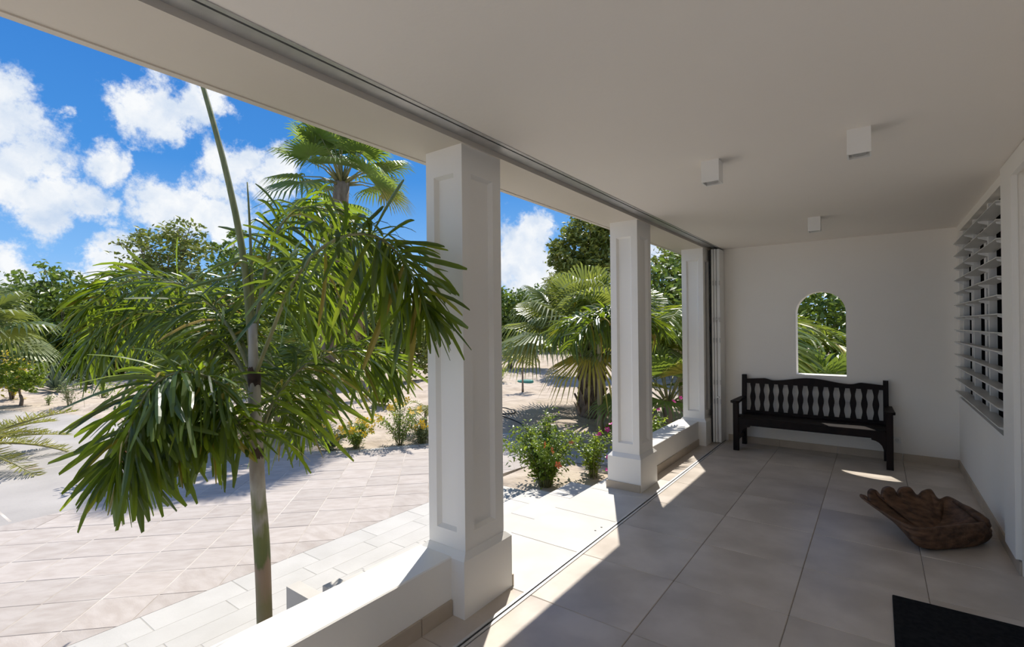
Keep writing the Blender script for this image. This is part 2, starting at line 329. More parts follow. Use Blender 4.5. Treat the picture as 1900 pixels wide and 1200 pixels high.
# back wall with the arched opening
WX0, WX1, WZ0, WSP = -0.815, -0.293, 0.925, 1.685
xc, rr = (WX0+WX1)/2, (WX1-WX0)/2
arch = [(xc+rr*math.cos(a), WSP+rr*math.sin(a)) for a in np.linspace(0, math.pi, 33)]
b = MB(); y0, y1 = YB, YB+0.2
L_, R_ = -2.08, 3.9
def quad(P): b.add(P, [(0, 1, 2, 3)])
for yy, flip in ((y0, False), (y1, True)):
    F_ = lambda P: quad([(p, yy, q) for p, q in (P[::-1] if flip else P)])
    F_([(L_, -.45), (WX0, -.45), (WX0, ZC), (L_, ZC)]); F_([(WX1, -.45), (R_, -.45), (R_, ZC), (WX1, ZC)]); F_([(WX0, -.45), (WX1, -.45), (WX1, WZ0), (WX0, WZ0)])
    for p, q in zip(arch[:-1], arch[1:]): F_([q, p, (p[0], ZC), (q[0], ZC)])
loop = [(WX0, WZ0), (WX1, WZ0)]+arch
for i in range(len(loop)):
    p, q = loop[i], loop[(i+1) % len(loop)]
    b.add([(p[0], y0, p[1]), (p[0], y1, p[1]), (q[0], y1, q[1]), (q[0], y0, q[1])], [(0, 1, 2, 3)])
b.add([(L_, y0, -.45), (L_, y1, -.45), (L_, y1, ZC), (L_, y0, ZC)], [(0, 3, 2, 1)])
b.box(L_, R_, y0, y1, ZC, ZC+0.35)
tag(b.build('wall_back', plaster), 'white end wall with an arched opening above the dark bench', 'wall', kind='structure')
# right wall with the louvre window and the door opening
WY0, WY1, LZ0, LZ1 = 4.62, 6.93, 0.77, 2.50
DY0, DY1, DZ = 3.30, 4.27, 2.47
b = MB()
b.box(XR, XR+0.2, WY1, YB+0.2, -.02, ZC); b.box(XR, XR+0.2, WY0, WY1, -.02, LZ0); b.box(XR, XR+0.2, WY0, WY1, LZ1, ZC)
b.box(XR, XR+0.2, DY1, WY0, -.02, ZC); b.box(XR, XR+0.2, DY0, DY1, DZ, ZC); b.box(XR, XR+0.2, -9.0, DY0, -.02, ZC)
tag(b.build('wall_right', plaster), 'white inner side wall below and around the slatted window', 'wall', kind='structure')
b = MB(); b.box(-2.16, 3.9, -9.0, Y0-7*TY, -0.45, 0.0)  # unseen terrace added to bounce sunlight into the gallery
tag(b.build('bounce_terrace', step_m), 'added unseen pale terrace behind the viewer that bounces light into the gallery', 'terrace', kind='structure')
# parapets
def parapet(ya, yb_, label):
    q = MB(); q.box(-2.12, -1.865, ya, yb_, -0.45, 0.31, 0.006)
    return tag(q.build('wall_parapet', paint), label, 'low wall', kind='structure')
parapet(YN, 1.97, 'low white parapet running from the foreground to the nearest column')
parapet(4.79, 6.57, 'low white parapet between the two farther columns')
# skirting
def skirting(name, label, segs):
    r = root(name, (0, 0, 0), label, 'skirting', kind='structure')
    for x0, x1, y0_, y1_ in segs: tile_obj('skirting_tile', x0, x1, y0_, y1_, 0.0, 0.085, skirt_m, r, 0.002)
    return r
skirting('baseboard_back', 'beige tile skirting along the end wall behind the bench', [(xa+.002, min(xa+TX, XR)-.002, YB-.012, YB) for xa in (-1.62, X0, X0+TX, X0+2*TX)])
skirting('baseboard_right', 'beige tile skirting along the side wall under the slatted window', [(XR-.012, XR, Y0+j*TY+.002, min(Y0+(j+1)*TY, YB-.014)-.002) for j in range(3, 8)])
skirting('baseboard_near', 'beige tile skirting at the foot of the foreground parapet', [(-1.867, -1.853, Y0+j*TY+.002, min(Y0+(j+1)*TY, 1.95)-.002) for j in range(-4, 0)])
skirting('baseboard_far', 'beige tile skirting at the foot of the farther parapet', [(-1.867, -1.853, max(Y0+j*TY, 4.815)+.002, min(Y0+(j+1)*TY, 6.55)-.002) for j in range(3, 7)])
# beam over the columns
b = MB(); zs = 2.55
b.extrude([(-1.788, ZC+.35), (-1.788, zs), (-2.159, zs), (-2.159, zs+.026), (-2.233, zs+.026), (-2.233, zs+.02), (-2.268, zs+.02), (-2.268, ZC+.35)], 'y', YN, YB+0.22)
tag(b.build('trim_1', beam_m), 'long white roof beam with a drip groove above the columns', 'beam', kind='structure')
# ceiling and floor tracks for the folding panels
r = root('ceiling_track', (-1.70, 1.5, zs), 'aluminium folding panel track running along the ceiling edge', 'track')
def part(rt_, name, mt, boxes, bev=0.0, smooth=False):
    q = MB()
    for B in boxes: q.box(*B, bev)
    return q.build(name, mt, rt_, rt_.location, smooth)
part(r, 'rail', alu, [(-1.788, -1.722, YN, YB, 2.579, 2.62), (-1.717, -1.704, YN, YB, 2.576, 2.62), (-1.676, -1.655, YN, YB, 2.566, 2.62)])
part(r, 'slot', slot, [(-1.722, -1.717, YN, YB, 2.60, 2.62), (-1.704, -1.676, YN, YB, 2.60, 2.62)])
r = root('floor_track', (-1.65, 1.5, 0), 'flush aluminium track set in the floor tiles beside the columns', 'track')
part(r, 'rail', alu, [(-1.672, -1.656, YN, YB, -0.01, 0.003), (-1.643, -1.628, YN, YB, -0.01, 0.003)])
part(r, 'slot', slot, [(-1.656, -1.643, YN, YB, -0.01, -0.003)])
for x_, y_ in ((-1.724, 3.472), (-1.735, 3.39)):
    b = MB(); b.tube([(x_, y_, -0.002), (x_, y_, 0.0012)], 0.008, 10); b.build('bolt_hole', slot, r, r.location)
# columns
def panelled(q, axis, c, a0, a1, z0, z1, sgn, mg, pz0, pz1, dep=0.030, bv=0.016):
    P = (lambda a, z, d: (c-sgn*d, a, z)) if axis == 'x' else (lambda a, z, d: (a, c-sgn*d, z))
    o = [(a0, z0), (a1, z0), (a1, z1), (a0, z1)]; i1 = [(a0+mg, pz0), (a1-mg, pz0), (a1-mg, pz1), (a0+mg, pz1)]
    i2 = [(a0+mg+bv, pz0+bv), (a1-mg-bv, pz0+bv), (a1-mg-bv, pz1-bv), (a0+mg+bv, pz1-bv)]
    V = [P(a, z, 0) for a, z in o]+[P(a, z, 0) for a, z in i1]+[P(a, z, dep*.85) for a, z in i2]+[P(a, z, dep) for a, z in i2]
    fs = []
    for k0 in (0, 4): fs += [(k0+i, k0+(i+1) % 4, k0+4+(i+1) % 4, k0+4+i) for i in range(4)]
    fs.append((8, 9, 10, 11))
    flip = (axis == 'x') == (sgn < 0)
    q.add(V[:12], [f[::-1] for f in fs] if flip else fs)
SX0, SX1 = -2.075, -1.80
def column(yc, label):
    r = root('column', ((SX0+SX1)/2, yc, 0), label, 'column', 'panelled columns of the gallery')
    q = MB(); ya, yb_ = yc-.17, yc+.17
    panelled(q, 'y', ya, SX0, SX1, .30, zs, -1, .062, .43, 2.40); panelled(q, 'y', yb_, SX0, SX1, .30, zs, 1, .062, .43, 2.40)
    panelled(q, 'x', SX0, ya, yb_, .30, zs, -1, .075, .43, 2.40); panelled(q, 'x', SX1, ya, yb_, .30, zs, 1, .075, .43, 2.40)
    q.build('shaft', paint, r, r.location)
    q = MB(); x0, x1, y0_, y1_ = -2.105, -1.772, yc-.212, yc+.212
    q.box(x0, x1, y0_, y1_, -.02, .305)
    n0 = [(x0, y0_, .305), (x1, y0_, .305), (x1, y1_, .305), (x0, y1_, .305)]; n1 = [(SX0-.004, ya-.004, .338), (SX1+.004, ya-.004, .338), (SX1+.004, yb_+.004, .338), (SX0-.004, yb_+.004, .338)]
    q.add(n0+n1, [(i, (i+1) % 4, 4+(i+1) % 4, 4+i) for i in range(4)]+[(4, 5, 6, 7)])
    q.build('plinth', paint, r, r.location)
    if 4 < yc < 5: part(r, 'skirting_tile', skirt_m, [(x0-.012, x1-.004, y0_-.012, y0_, 0, .07)])
    if yc < 3: part(r, 'skirting_tile', skirt_m, [(x0-.012, x1+.004, y1_, y1_+.012, 0, .07)])
    return r
column(2.165, 'nearest white panelled column overlapped by dark palm leaves')
column(4.60, 'middle white panelled column standing at the steps beside the flowering shrub')
column(6.78, 'farthest white panelled column beside the folded white panels')
# folded panels
r = root('folding_panels', (-1.68, 6.95, 0), 'stack of folded white aluminium panels beside the farthest column', 'folding door')
for i, (x0, x1, y0_, y1_) in enumerate([(-1.748, -1.722, 6.80, 7.07), (-1.718, -1.690, 6.81, 7.07), (-1.686, -1.648, 6.82, 7.07)]):
    pn = part(r, 'panel', white_alu, [(x0, x1, y0_, y1_, .012, 2.55)], 0.004)
    for z_ in (.55, .80, 1.35, 1.62, 2.1):
        hg = MB(); hg.tube([(x1-.002, y0_-.004, z_-.03), (x1-.002, y0_-.004, z_+.03)], .008, 8); hg.build('hinge', alu, pn, r.location)
part(r, 'seal', slot, [(-1.765, -1.75, 6.81, 7.07, .012, 2.55), (-1.724, -1.719, 6.84, 7.07, .012, 2.5)])
for z_ in (.60, 1.62): part(r, 'knob', alu, [(-1.70, -1.668, 6.80, 6.83, z_, z_+.015)])
# slatted (jalousie) window
w = root('window_1', (XR, 5.8, LZ0), 'tall slatted window with long horizontal glassy blades in the side wall', 'window', kind='structure')
part(w, 'unlit_room_sheet', roomdark, [(XR+.072, XR+.080, WY0, WY1, LZ0, LZ1)])  # black sheet paints in the unlit room seen between the blades
part(w, 'sill', paint, [(XR-.012, XR+.15, WY0-.0, WY1+.03, LZ0-.02, LZ0+.004)])
mull = [WY1-.03, 6.22, 5.46, 4.70]
for y_ in mull: part(w, 'mullion', white_alu, [(XR+.025, XR+.071, y_-.022, y_+.022, LZ0, LZ1)])
for y_ in (6.58, 5.84, 5.08): part(w, 'inner_frame', white_alu, [(XR+.058, XR+.071, y_-.03, y_+.07, LZ0, LZ1)])
nb = 13; bl = None
for i in range(nb):
    z_ = LZ0+.065+i*(LZ1-LZ0-.07)/nb
    if bl is None:
        q = MB(); q.box(-.050, .050, WY0-5.8+.01, WY1-5.8-.004, -.004, .004, .002); bl = q.build('louver_blade', louver_m, w); o = bl
    else: o = inst(bl, 'louver_blade', w, (0, 0, 0))
    o.location = (.004, 0, z_-LZ0); o.rotation_euler = (0, math.radians(5), 0)
q = MB()
for y_ in mull:
    for i in range(nb):
        z_ = LZ0+.065+i*(LZ1-LZ0-.07)/nb
        q.extrude([(XR+.05, z_-.045), (XR+.05, z_-.006), (XR-.035, z_-.002), (XR-.03, z_-.014)], 'y', y_-.008, y_+.008)
tag(q.build('blade_clips', white_alu, w, w.location), kind='stuff')
# door frame and door
d = root('door_1', (XR, 3.8, 0), 'white door frame at the right edge with a grey door leaf', 'door', kind='structure')
part(d, 'door_casing', paint, [(XR-.03, XR, DY1-.01, DY1+.30, .10, ZC-.005), (XR-.03, XR, DY0-.30, DY1-.01, DZ-.02, ZC-.005), (XR-.03, XR, DY0-.30, DY0+.01, .10, DZ-.02)])
part(d, 'door_leaf', white_alu, [(XR+.06, XR+.10, DY0, DY1, .0, DZ)])
# wall socket
r = root('wall_socket', (.172, YB, .23), 'small white wall socket at the right end of the bench', 'socket')
part(r, 'plate', white_alu, [(.137, .207, YB-.008, YB, .195, .265)], 0.002)
q = MB(); q.tube([(.172, YB-.0095, .23), (.172, YB-.007, .23)], .02, 14); q.build('outlet', louver_m, r, r.location)
# ceiling spotlights
def spot(x, y, label):
    r = root('ceiling_spotlight', (x, y, ZC), label, 'ceiling light', 'cube ceiling spotlights')
    q = MB(); h_ = .052; zb = ZC-.132
    O = [(x-h_, y-h_), (x+h_, y-h_), (x+h_, y+h_), (x-h_, y+h_)]; I = [(x-h_+.007, y-h_+.007), (x+h_-.007, y-h_+.007), (x+h_-.007, y+h_-.007), (x-h_+.007, y+h_-.007)]
    V = [(*p, ZC) for p in O]+[(*p, zb) for p in O]+[(*p, zb) for p in I]+[(*p, zb+.03) for p in I]
    fs = [(i, 4+i, 4+(i+1) % 4, (i+1) % 4) for i in range(4)]+[(4+i, 8+i, 8+(i+1) % 4, 4+(i+1) % 4) for i in range(4)]+[(8+i, 12+i, 12+(i+1) % 4, 8+(i+1) % 4) for i in range(4)]+[(12, 15, 14, 13)]
    q.add(V, [f[::-1] for f in fs]); q.build('housing', white_alu, r, r.location)
    q = MB(); q.tube([(x, y, zb+.006), (x, y, zb+.03)], [.034, .036], 20); q.build('lens', alu, r, r.location)
spot(-.82, 3.24, 'white cube spotlight on the ceiling nearest the columns')
spot(-.065, 3.20, 'white cube spotlight on the ceiling, the largest and nearest the slatted window')
spot(-.47, 5.55, 'small distant white cube spotlight on the ceiling above the bench')
# doormat
q = MB(); q.box(.055, .66, 2.75, 3.535, 0, .013, .004)
tag(q.build('doormat', mat_m, None, (.35, 3.1, 0)), 'black rectangular doormat on the tiles in the lower right corner', 'doormat')

# ------------------------------------------------------------------ bench
bn = root('bench', (-.66, 6.8, 0), 'long dark wooden bench with wavy back slats under the arched opening', 'bench')
def bpart(name, fn, mt=wood_black):
    q = MB(); fn(q); return q.build(name, mt, bn, bn.location)
BX0, BX1, BYF, BYK = -1.447, .130, 6.555, 7.035
for x0, x1 in ((BX0, BX0+.062), (BX1-.062, BX1)):
    bpart('leg', lambda q: q.box(x0, x1, BYF, BYF+.06, 0, .59, .004))
    s_ = 1 if x0 < -1 else -1; xa = x0+.018*s_
    bpart('leg', lambda q: q.extrude([(BYK-.07, 0), (BYK-.01, 0), (BYK-.005, .42), (BYK+.02, .90), (BYK-.03, .90), (BYK-.065, .42)], 'x', xa, xa+.05))
    def arm(q):
        xm = (x0+x1)/2
        q.prism([(xm-.045, BYF+.0), (xm-.05, BYF-.03), (xm-.02, BYF-.06), (xm+.02, BYF-.06), (xm+.05, BYF-.03), (xm+.045, BYF), (xm+.03, BYK-.04), (xm-.03, BYK-.04)], .59, .618)
    bpart('armrest', arm)
    bpart('side_stretcher', lambda q: q.box(x0+.015, x1-.015, BYF+.05, BYK-.05, .12, .165, .003))
    bpart('side_rail', lambda q: q.box(x0+.015, x1-.015, BYF+.05, BYK-.05, .315, .385, .003))
    def brk(q):
        e = x1 if s_ > 0 else x0
        prof = [(0, .32), (.13, .32), (.125, .30), (.09, .292), (.06, .275), (.035, .245), (.02, .20), (0, .19)]
        P = [(e+s_*p, z) for p, z in prof]; q.extrude(P if s_ > 0 else P[::-1], 'y', BYF+.015, BYF+.04)
    bpart('corner_bracket', brk)
bpart('apron', lambda q: q.box(BX0+.06, BX1-.06, BYF+.01, BYF+.04, .318, .388, .003))
bpart('rear_apron', lambda q: q.box(BX0+.06, BX1-.06, BYK-.06, BYK-.03, .318, .388, .003))
for i in range(3):
    ya = BYF-.012+i*.15
    bpart('seat_plank', lambda q: q.box(BX0+(.0 if i == 1 else .064), BX1-(.0 if i == 1 else .064), ya, ya+.147, .388, .41, .004))
def crest(q):
    xa, xb = BX0+.06, BX1-.06; W_ = xb-xa; top = []
    for i in range(61):
        t = i/60; s_ = abs(t-.5)*2
        if s_ < .56: z = .842+.048*(.5+.5*math.cos(math.pi*s_/.56))
        elif s_ < .70: z = .842+.022*(.5-.5*math.cos(math.pi*(s_-.56)/.14))
        else: z = .864-.018*(1-((1-s_)/.30))
        top.append((xa+W_*t, z))
    P = [(xa, .793), (xb, .793)]+top[::-1]
    n = len(P)
    # build as a strip so the long concave outline stays clean
    V = []; 
    for x, z in top: V += [(x, BYK-.035, .793), (x, BYK-.035, z), (x, BYK-.007, z+.0), (x, BYK-.007, .793)]
    fs = []
    for i in range(60):
        a, c = i*4, (i+1)*4
        fs += [(a, c, c+1, a+1), (a+1, c+1, c+2, a+2), (a+2, c+2, c+3, a+3), (a+3, c+3, c, a)]
    fs += [(0, 1, 2, 3), (243, 242, 241, 240)]
    q.add(V, fs)
bpart('crest_rail', crest)
bpart('lower_back_rail', lambda q: q.box(BX0+.06, BX1-.06, BYK-.055, BYK-.025, .405, .445, .003))
sp0 = None
for i in range(13):
    x_ = -1.300+i*1.283/12
    if sp0 is None:
        q = MB(); V = []; n = 28
        for k in range(n+1):
            t = k/n; z = .44+(.80-.44)*t
            hw = .0195+.0120*(.5+.5*math.cos(4*math.pi*t))
            yy = .018*t
            V += [(-hw, yy-.046, z-.44), (hw, yy-.046, z-.44), (hw, yy-.030, z-.44), (-hw, yy-.030, z-.44)]
        fs = [(3, 2, 1, 0), (n*4, n*4+1, n*4+2, n*4+3)]
        for k in range(n):
            a, c = k*4, k*4+4
            fs += [(a, a+1, c+1, c), (a+1, a+2, c+2, c+1), (a+2, a+3, c+3, c+2), (a+3, a, c, c+3)]
        q.add(V, fs); sp0 = q.build('back_slat', wood_black, bn); o = sp0
    else: o = inst(sp0, 'back_slat', bn, (0, 0, 0))
    o.location = (x_-bn.location[0], BYK-bn.location[1], .44)

# ------------------------------------------------------------------ carved shell bowl
def shell_bowl():
    r = root('shell_bowl', (.33, 4.68, 0), 'large carved brown wooden bowl shaped like a clam shell on the floor', 'bowl')
    ctrl = [(1599, 922, .185, 1), (1602, 917, .195, 1), (1613, 930, .168, .95), (1613, 912, .225, 1), (1622, 907, .235, 1), (1635, 922, .20, 1), (1640, 906, .24, 1), (1654, 903, .25, 1), (1664, 915, .215, 1), (1671, 905, .24, 1), (1689, 904, .245, 1), (1702, 918, .205, 1), (1711, 911, .225, .95), (1727, 908, .232, .9), (1741, 925, .188, .8),
            (1759, 921, .20, .6), (1790, 938, .185, .3), (1811, 953, .175, .1), (1828, 964, .155, 0), (1818, 969, .165, 0), (1788, 972, .170, 0), (1750, 976, .168, 0), (1715, 979, .165, .12), (1690, 976, .163, .27), (1665, 965, .163, .48), (1640, 950, .166, .70), (1618, 937, .172, .85)]
    R = [np.append(onz(u, v, z), fl) for u, v, z, fl in ctrl]; m_ = len(R); per = 7; rim = []
    for i in range(m_):
        a, b_, c, d = R[i-1], R[i], R[(i+1) % m_], R[(i+2) % m_]
        for k in range(per):
            t = k/per; rim.append(.5*((2*b_)+(c-a)*t+(2*a-5*b_+4*c-d)*t*t+(3*b_-a-3*c+d)*t**3))
    rim = np.array(rim); n = len(rim); K = 26
    I = np.array([.285, 4.745]); Bc = np.array([.365, 4.61]); V = []
    for p in rim:
        fl = min(1, max(0, p[3])); q_ = p[:2]+nrmz(I-p[:2])*.014
        for k in range(K+1):
            w_ = k/K; e = (1-w_)**(1.0); zz = .05+(p[2]-.004-.05)*((1-w_)**(2.0+1.4*(1-fl)))
            V.append((*(I+(q_-I)*e), zz))
    for p in rim:
        fl = min(1, max(0, p[3])); q_ = p[:2]+nrmz(p[:2]-I)*.012
        for k in range(K+1):
            w_ = k/K; hr = math.sqrt(max(0, 1-max(0, (w_-.55)/.45)**2))*(1+.10*math.sin(math.pi*min(1, w_*1.05))); zr = max(0, 1-w_*1.18)**1.1
            hf = 1-w_; zf = (1-w_)**1.35
            hh = hr*(1-fl)+hf*fl; zz = zr*(1-fl)+zf*fl
            ring = 1+(1-fl)*.014*math.sin(w_*38)*(1-w_)
            V.append((*(Bc+(q_-Bc)*hh*ring), max(0.0, p[2]*zz)))
    W_ = K+1; fs = []; o = n*W_
    for i in range(n):
        j = (i+1) % n
        for k in range(K):
            fs.append((i*W_+k, i*W_+k+1, j*W_+k+1, j*W_+k)); fs.append((o+i*W_+k, o+j*W_+k, o+j*W_+k+1, o+i*W_+k+1))
        fs.append((i*W_, j*W_, o+j*W_, o+i*W_))
    q = MB(); q.add(V, fs); q.build('shell_body', wood_brown, r, r.location, True)
    q = MB(); q.tube([onz(1770, 930, .19), onz(1797, 945, .19), onz(1815, 958, .178), onz(1828, 968, .155), onz(1835, 976, .125)], [.010, .024, .030, .030, .016], 12)
    q.build('hinge_ridge', wood_brown, r, r.location, True)
shell_bowl()

# ------------------------------------------------------------------ ground outside
GZ = -0.45
EDGE = [(-7.75, 4.30), (-7.30, 4.62), (-6.95, 4.93), (-6.70, 5.28), (-6.30, 5.88), (-6.05, 6.55), (-5.80, 7.20), (-5.35, 7.55), (-4.75, 7.50), (-4.1, 7.28), (-3.55, 7.15), (-3.0, 7.2)]
PAVE = [(-4.165, -2.0), (-4.165, 5.0), (-4.10, 5.75), (-3.9, 6.3), (-3.0, 6.55)]+EDGE[::-1]+[(-7.55, 3.0), (-7.30, 1.6), (-7.30, -2.0)]
DRIVE = [(-7.28, -9), (-7.28, 1.6), (-7.53, 3.0), (-7.75, 4.32), (-9.3, 4.25), (-12.0, 3.75), (-15.5, 3.35), (-18.5, 2.3), (-26, -2), (-26, -9)]
def dist_poly(x, y, poly):
    d = np.full(x.shape, 1e9); ins = np.zeros(x.shape, bool)
    for i in range(len(poly)):
        (x0, y0_), (x1, y1_) = poly[i], poly[(i+1) % len(poly)]
        ex, ey = x1-x0, y1_-y0_; t = np.clip(((x-x0)*ex+(y-y0_)*ey)/(ex*ex+ey*ey), 0, 1)
        d = np.minimum(d, np.hypot(x-x0-t*ex, y-y0_-t*ey))
        with np.errstate(divide='ignore', invalid='ignore'):
            c_ = ((y0_ > y) != (y1_ > y)) & (x < (x1-x0)*(y-y0_)/(y1_-y0_+1e-12)+x0); ins ^= c_
    return np.where(ins, -d, d)
STRIP = [(-4.165, -2.0), (-2.0, -2.0), (-2.0, 4.95), (-4.165, 4.95)]
_r = np.random.RandomState(4); _w = [( _r.uniform(-1, 1, 2)*s_, _r.uniform(0, 6.28), a) for s_, a in ((1.1, .05), (1.3, .045), (2.6, .022), (3.0, .02), (5.5, .010), (6.0, .010), (9, .006), (11, .005))]
def gz(x, y):
    x = np.asarray(x, float); y = np.asarray(y, float)
    d = np.minimum(np.minimum(dist_poly(x, y, PAVE), dist_poly(x, y, DRIVE)), dist_poly(x, y, STRIP))
    b_ = sum(a*np.sin(k[0]*x+k[1]*y+p) for k, p, a in _w)
    rise = .15*np.exp(-((x+9.6)**2+(y-6.6)**2)/7.0)+.10*np.exp(-((x+6.0)**2+(y-10.5)**2)/9.0)
    m_ = np.clip(d/0.9, 0, 1); m_ = m_*m_*(3-2*m_)
    house = np.clip((-x-2.1)/.6, 0, 1)
    return np.where(d < 0, GZ-.06, GZ-.004+m_*(rise+b_*house+.02))
def sand():
    def axis(lo, hi, near, step, far):
        a = list(np.arange(near[0], near[1], step)); x = near[1]
        s_ = step
        while x < hi: a.append(x); s_ *= 1.25; x += s_
        a.append(hi); x = near[0]; s_ = step
        pre = []
        while x > lo: s_ *= 1.25; x -= s_; pre.append(max(x, lo))
        return np.array(sorted(set(pre+a)))
    X = axis(-220, 60, (-20, 1.5), .11, 0); Y = axis(-40, 240, (-1, 17), .11, 0)
    gx, gy = np.meshgrid(X, Y, indexing='ij'); z = gz(gx.ravel(), gy.ravel())
    V = np.stack([gx.ravel(), gy.ravel(), z], 1); ny = len(Y)
    i, j = np.meshgrid(np.arange(len(X)-1), np.arange(ny-1), indexing='ij'); a = (i*ny+j).ravel()
    fs = np.stack([a, a+ny, a+ny+1, a+1], 1)
    q = MB(); q.arr(V, fs); o = q.build('sand_ground', sand_m, None, (0, 0, 0), True)
    tag(o, 'pale sandy garden soil around the palms and shrubs', 'ground', kind='structure')
sand()
def sh_clip(subject, clip):
    out = subject
    for i in range(len(clip)):
        a, c = clip[i], clip[(i+1) % len(clip)]; inp = out; out = []
        if not inp: return []
        side = lambda p: (c[0]-a[0])*(p[1]-a[1])-(c[1]-a[1])*(p[0]-a[0])
        for k in range(len(inp)):
            p, q = inp[k-1], inp[k]; sp_, sq = side(p), side(q)
            if (sp_ < 0) != (sq < 0):
                t = sp_/(sp_-sq); out.append((p[0]+(q[0]-p[0])*t, p[1]+(q[1]-p[1])*t))
            if sq >= 0: out.append(q)
    return out
def area(P): return .5*sum(P[i-1][0]*P[i][1]-P[i][0]*P[i-1][1] for i in range(len(P)))
def pavement():
    r = root('pavement', (0, 0, GZ), 'diagonal pinkish stone paving in front of the house', 'pavement', kind='structure')
    q = MB(); q.prism(PAVE, GZ-.05, GZ-.003); q.build('joint_bed', joint_m, r, (0, 0, GZ))
    S, s0, t0, hg = .3955, 5.302, -.92, .0036
    q2 = math.sqrt(.5); full = None; pv = np.array(PAVE)
    for i in range(-16, 10):
        for j in range(-14, 14):
            sa, ta = s0+i*S, t0+j*S
            cs = [(sa+hg, ta+hg), (sa+S-hg, ta+hg), (sa+S-hg, ta+S-hg), (sa+hg, ta+S-hg)]
            P = [((t-s)*q2, (t+s)*q2) for s, t in cs]
            if area(P) < 0: P = P[::-1]
            cx_, cy_ = sum(p[0] for p in P)/4, sum(p[1] for p in P)/4
            dd = float(dist_poly(np.array([cx_]), np.array([cy_]), PAVE)[0])
            if dd > .3 or cy_ < -.2: continue
            if dd < -.285:
                if full is None:
                    m_ = MB(); h_ = S/2-hg; m_.box(-h_, h_, -h_, h_, 0, .03, .004); full = m_.build('paver', paver_m, r); o = full
                else: o = inst(full, 'paver', r, (0, 0, 0))
                o.location = (cx_, cy_, -.03+random.Random(i*31+j).uniform(-.0015, .0015)); o.rotation_euler = (0, 0, math.pi/4)
            else:
                R = sh_clip(PAVE if area(PAVE) > 0 else PAVE[::-1], P)
                if len(R) < 3 or abs(area(R)) < .006: continue
                m_ = MB(); m_.prism(R if area(R) > 0 else R[::-1], GZ-.03, GZ); m_.build('paver', paver_m, r, (0, 0, GZ))
    # pale kerb stones along the sand
    E = spline([(*p, 0) for p in EDGE], 29)
    for a, c in zip(E[:-1], E[1:]):
        t = nrmz(c-a); nn = np.array([-t[1], t[0], 0]); gp = t*.004
        P = [(a+gp), (c-gp), (c-gp)+nn*-.10, (a+gp)+nn*-.10]; P = [(p[0], p[1]) for p in P]
        if area(P) < 0: P = P[::-1]
        m_ = MB(); m_.prism(P, GZ-.05, GZ+.012); m_.build('kerb_stone', step_m, r, (0, 0, GZ))
pavement()
q = MB(); q.prism(DRIVE if area(DRIVE) > 0 else DRIVE[::-1], GZ-.05, GZ-.004)
dv = tag(q.build('driveway', drive_m, None, (0, 0, 0)), 'grey concrete driveway in front of the tree line', 'driveway', kind='structure')
q = MB()
for pts in ([(-14.35, -6), (-14.75, 3.3)], [(-10.15, -6), (-9.75, 3.9)], [(-26, .4), (-7.4, 1.05)]):
    a, c = np.array([*pts[0], GZ-.0035]), np.array([*pts[1], GZ-.0035]); t = nrmz(c-a); nn = np.array([-t[1], t[0], 0])*.012
    q.add([a-nn, c-nn, c+nn, a+nn], [(0, 1, 2, 3)])
q.build('saw_joint', joint_m, dv)
# grey planks along the house
r = root('terrace_strip', (0, 0, GZ), 'strip of pale grey paving planks between the steps and the pink paving', 'pavement', kind='structure')
q = MB(); q.box(-4.163, -2.1, -2, 4.95, GZ-.05, GZ-.0014); q.build('joint_bed', plankjoint_m, r, (0, 0, GZ))
offs = [.30, .14, .283, .42, .05, .33, .18, .5, .25, .1, .4]
for i in range(10):
    x1 = -4.163+.06+(i+1)*.206-.206; x0 = x1; x1 = x0+.206
    if i == 0: x0 = -4.163
    y_ = -.9+offs[i]-.61
    while y_ < 4.95:
        ya, yb_ = max(y_, -1.0), min(y_+.607, 4.95)
        if yb_-ya > .05 and not (x0 > -3.2 and ya > 1.9 and yb_ < 4.7): tile_obj('paving_plank', x0+.0008, x1-.0008, ya+.002, yb_-.002, -.02, 0, plank_m, r, .0012)
        y_ += .61
# steps
st = root('entrance_steps', (-2.7, 3.2, GZ), 'low pale tiled steps down from the gallery to the paving', 'steps')
part(st, 'step_body', step_m, [(-2.70, -2.225, 1.84, 4.735, GZ, -.163)]); part(st, 'step_body', step_m, [(-3.175, -2.70, 1.84, 4.69, GZ, -.313)])
part(st, 'cheek_block', step_m, [(-2.72, -2.125, 1.725, 1.838, GZ, -.005)]); part(st, 'cheek_block', step_m, [(-3.17, -2.722, 1.745, 1.838, GZ, -.155)])
for x0, x1, zt in ((-2.712, -2.228, -.15), (-3.19, -2.702, -.30)):
    ys = [1.84, 2.36, 2.995, 3.63, 4.265, 4.74 if zt > -.2 else 4.695]
    for ya, yb_ in zip(ys[:-1], ys[1:]): 
        m_ = MB(); m_.box(x0, x1, ya+.0015, yb_-.0015, zt-.013, zt, .003); m_.build('tread_tile', step_m, st, st.location)

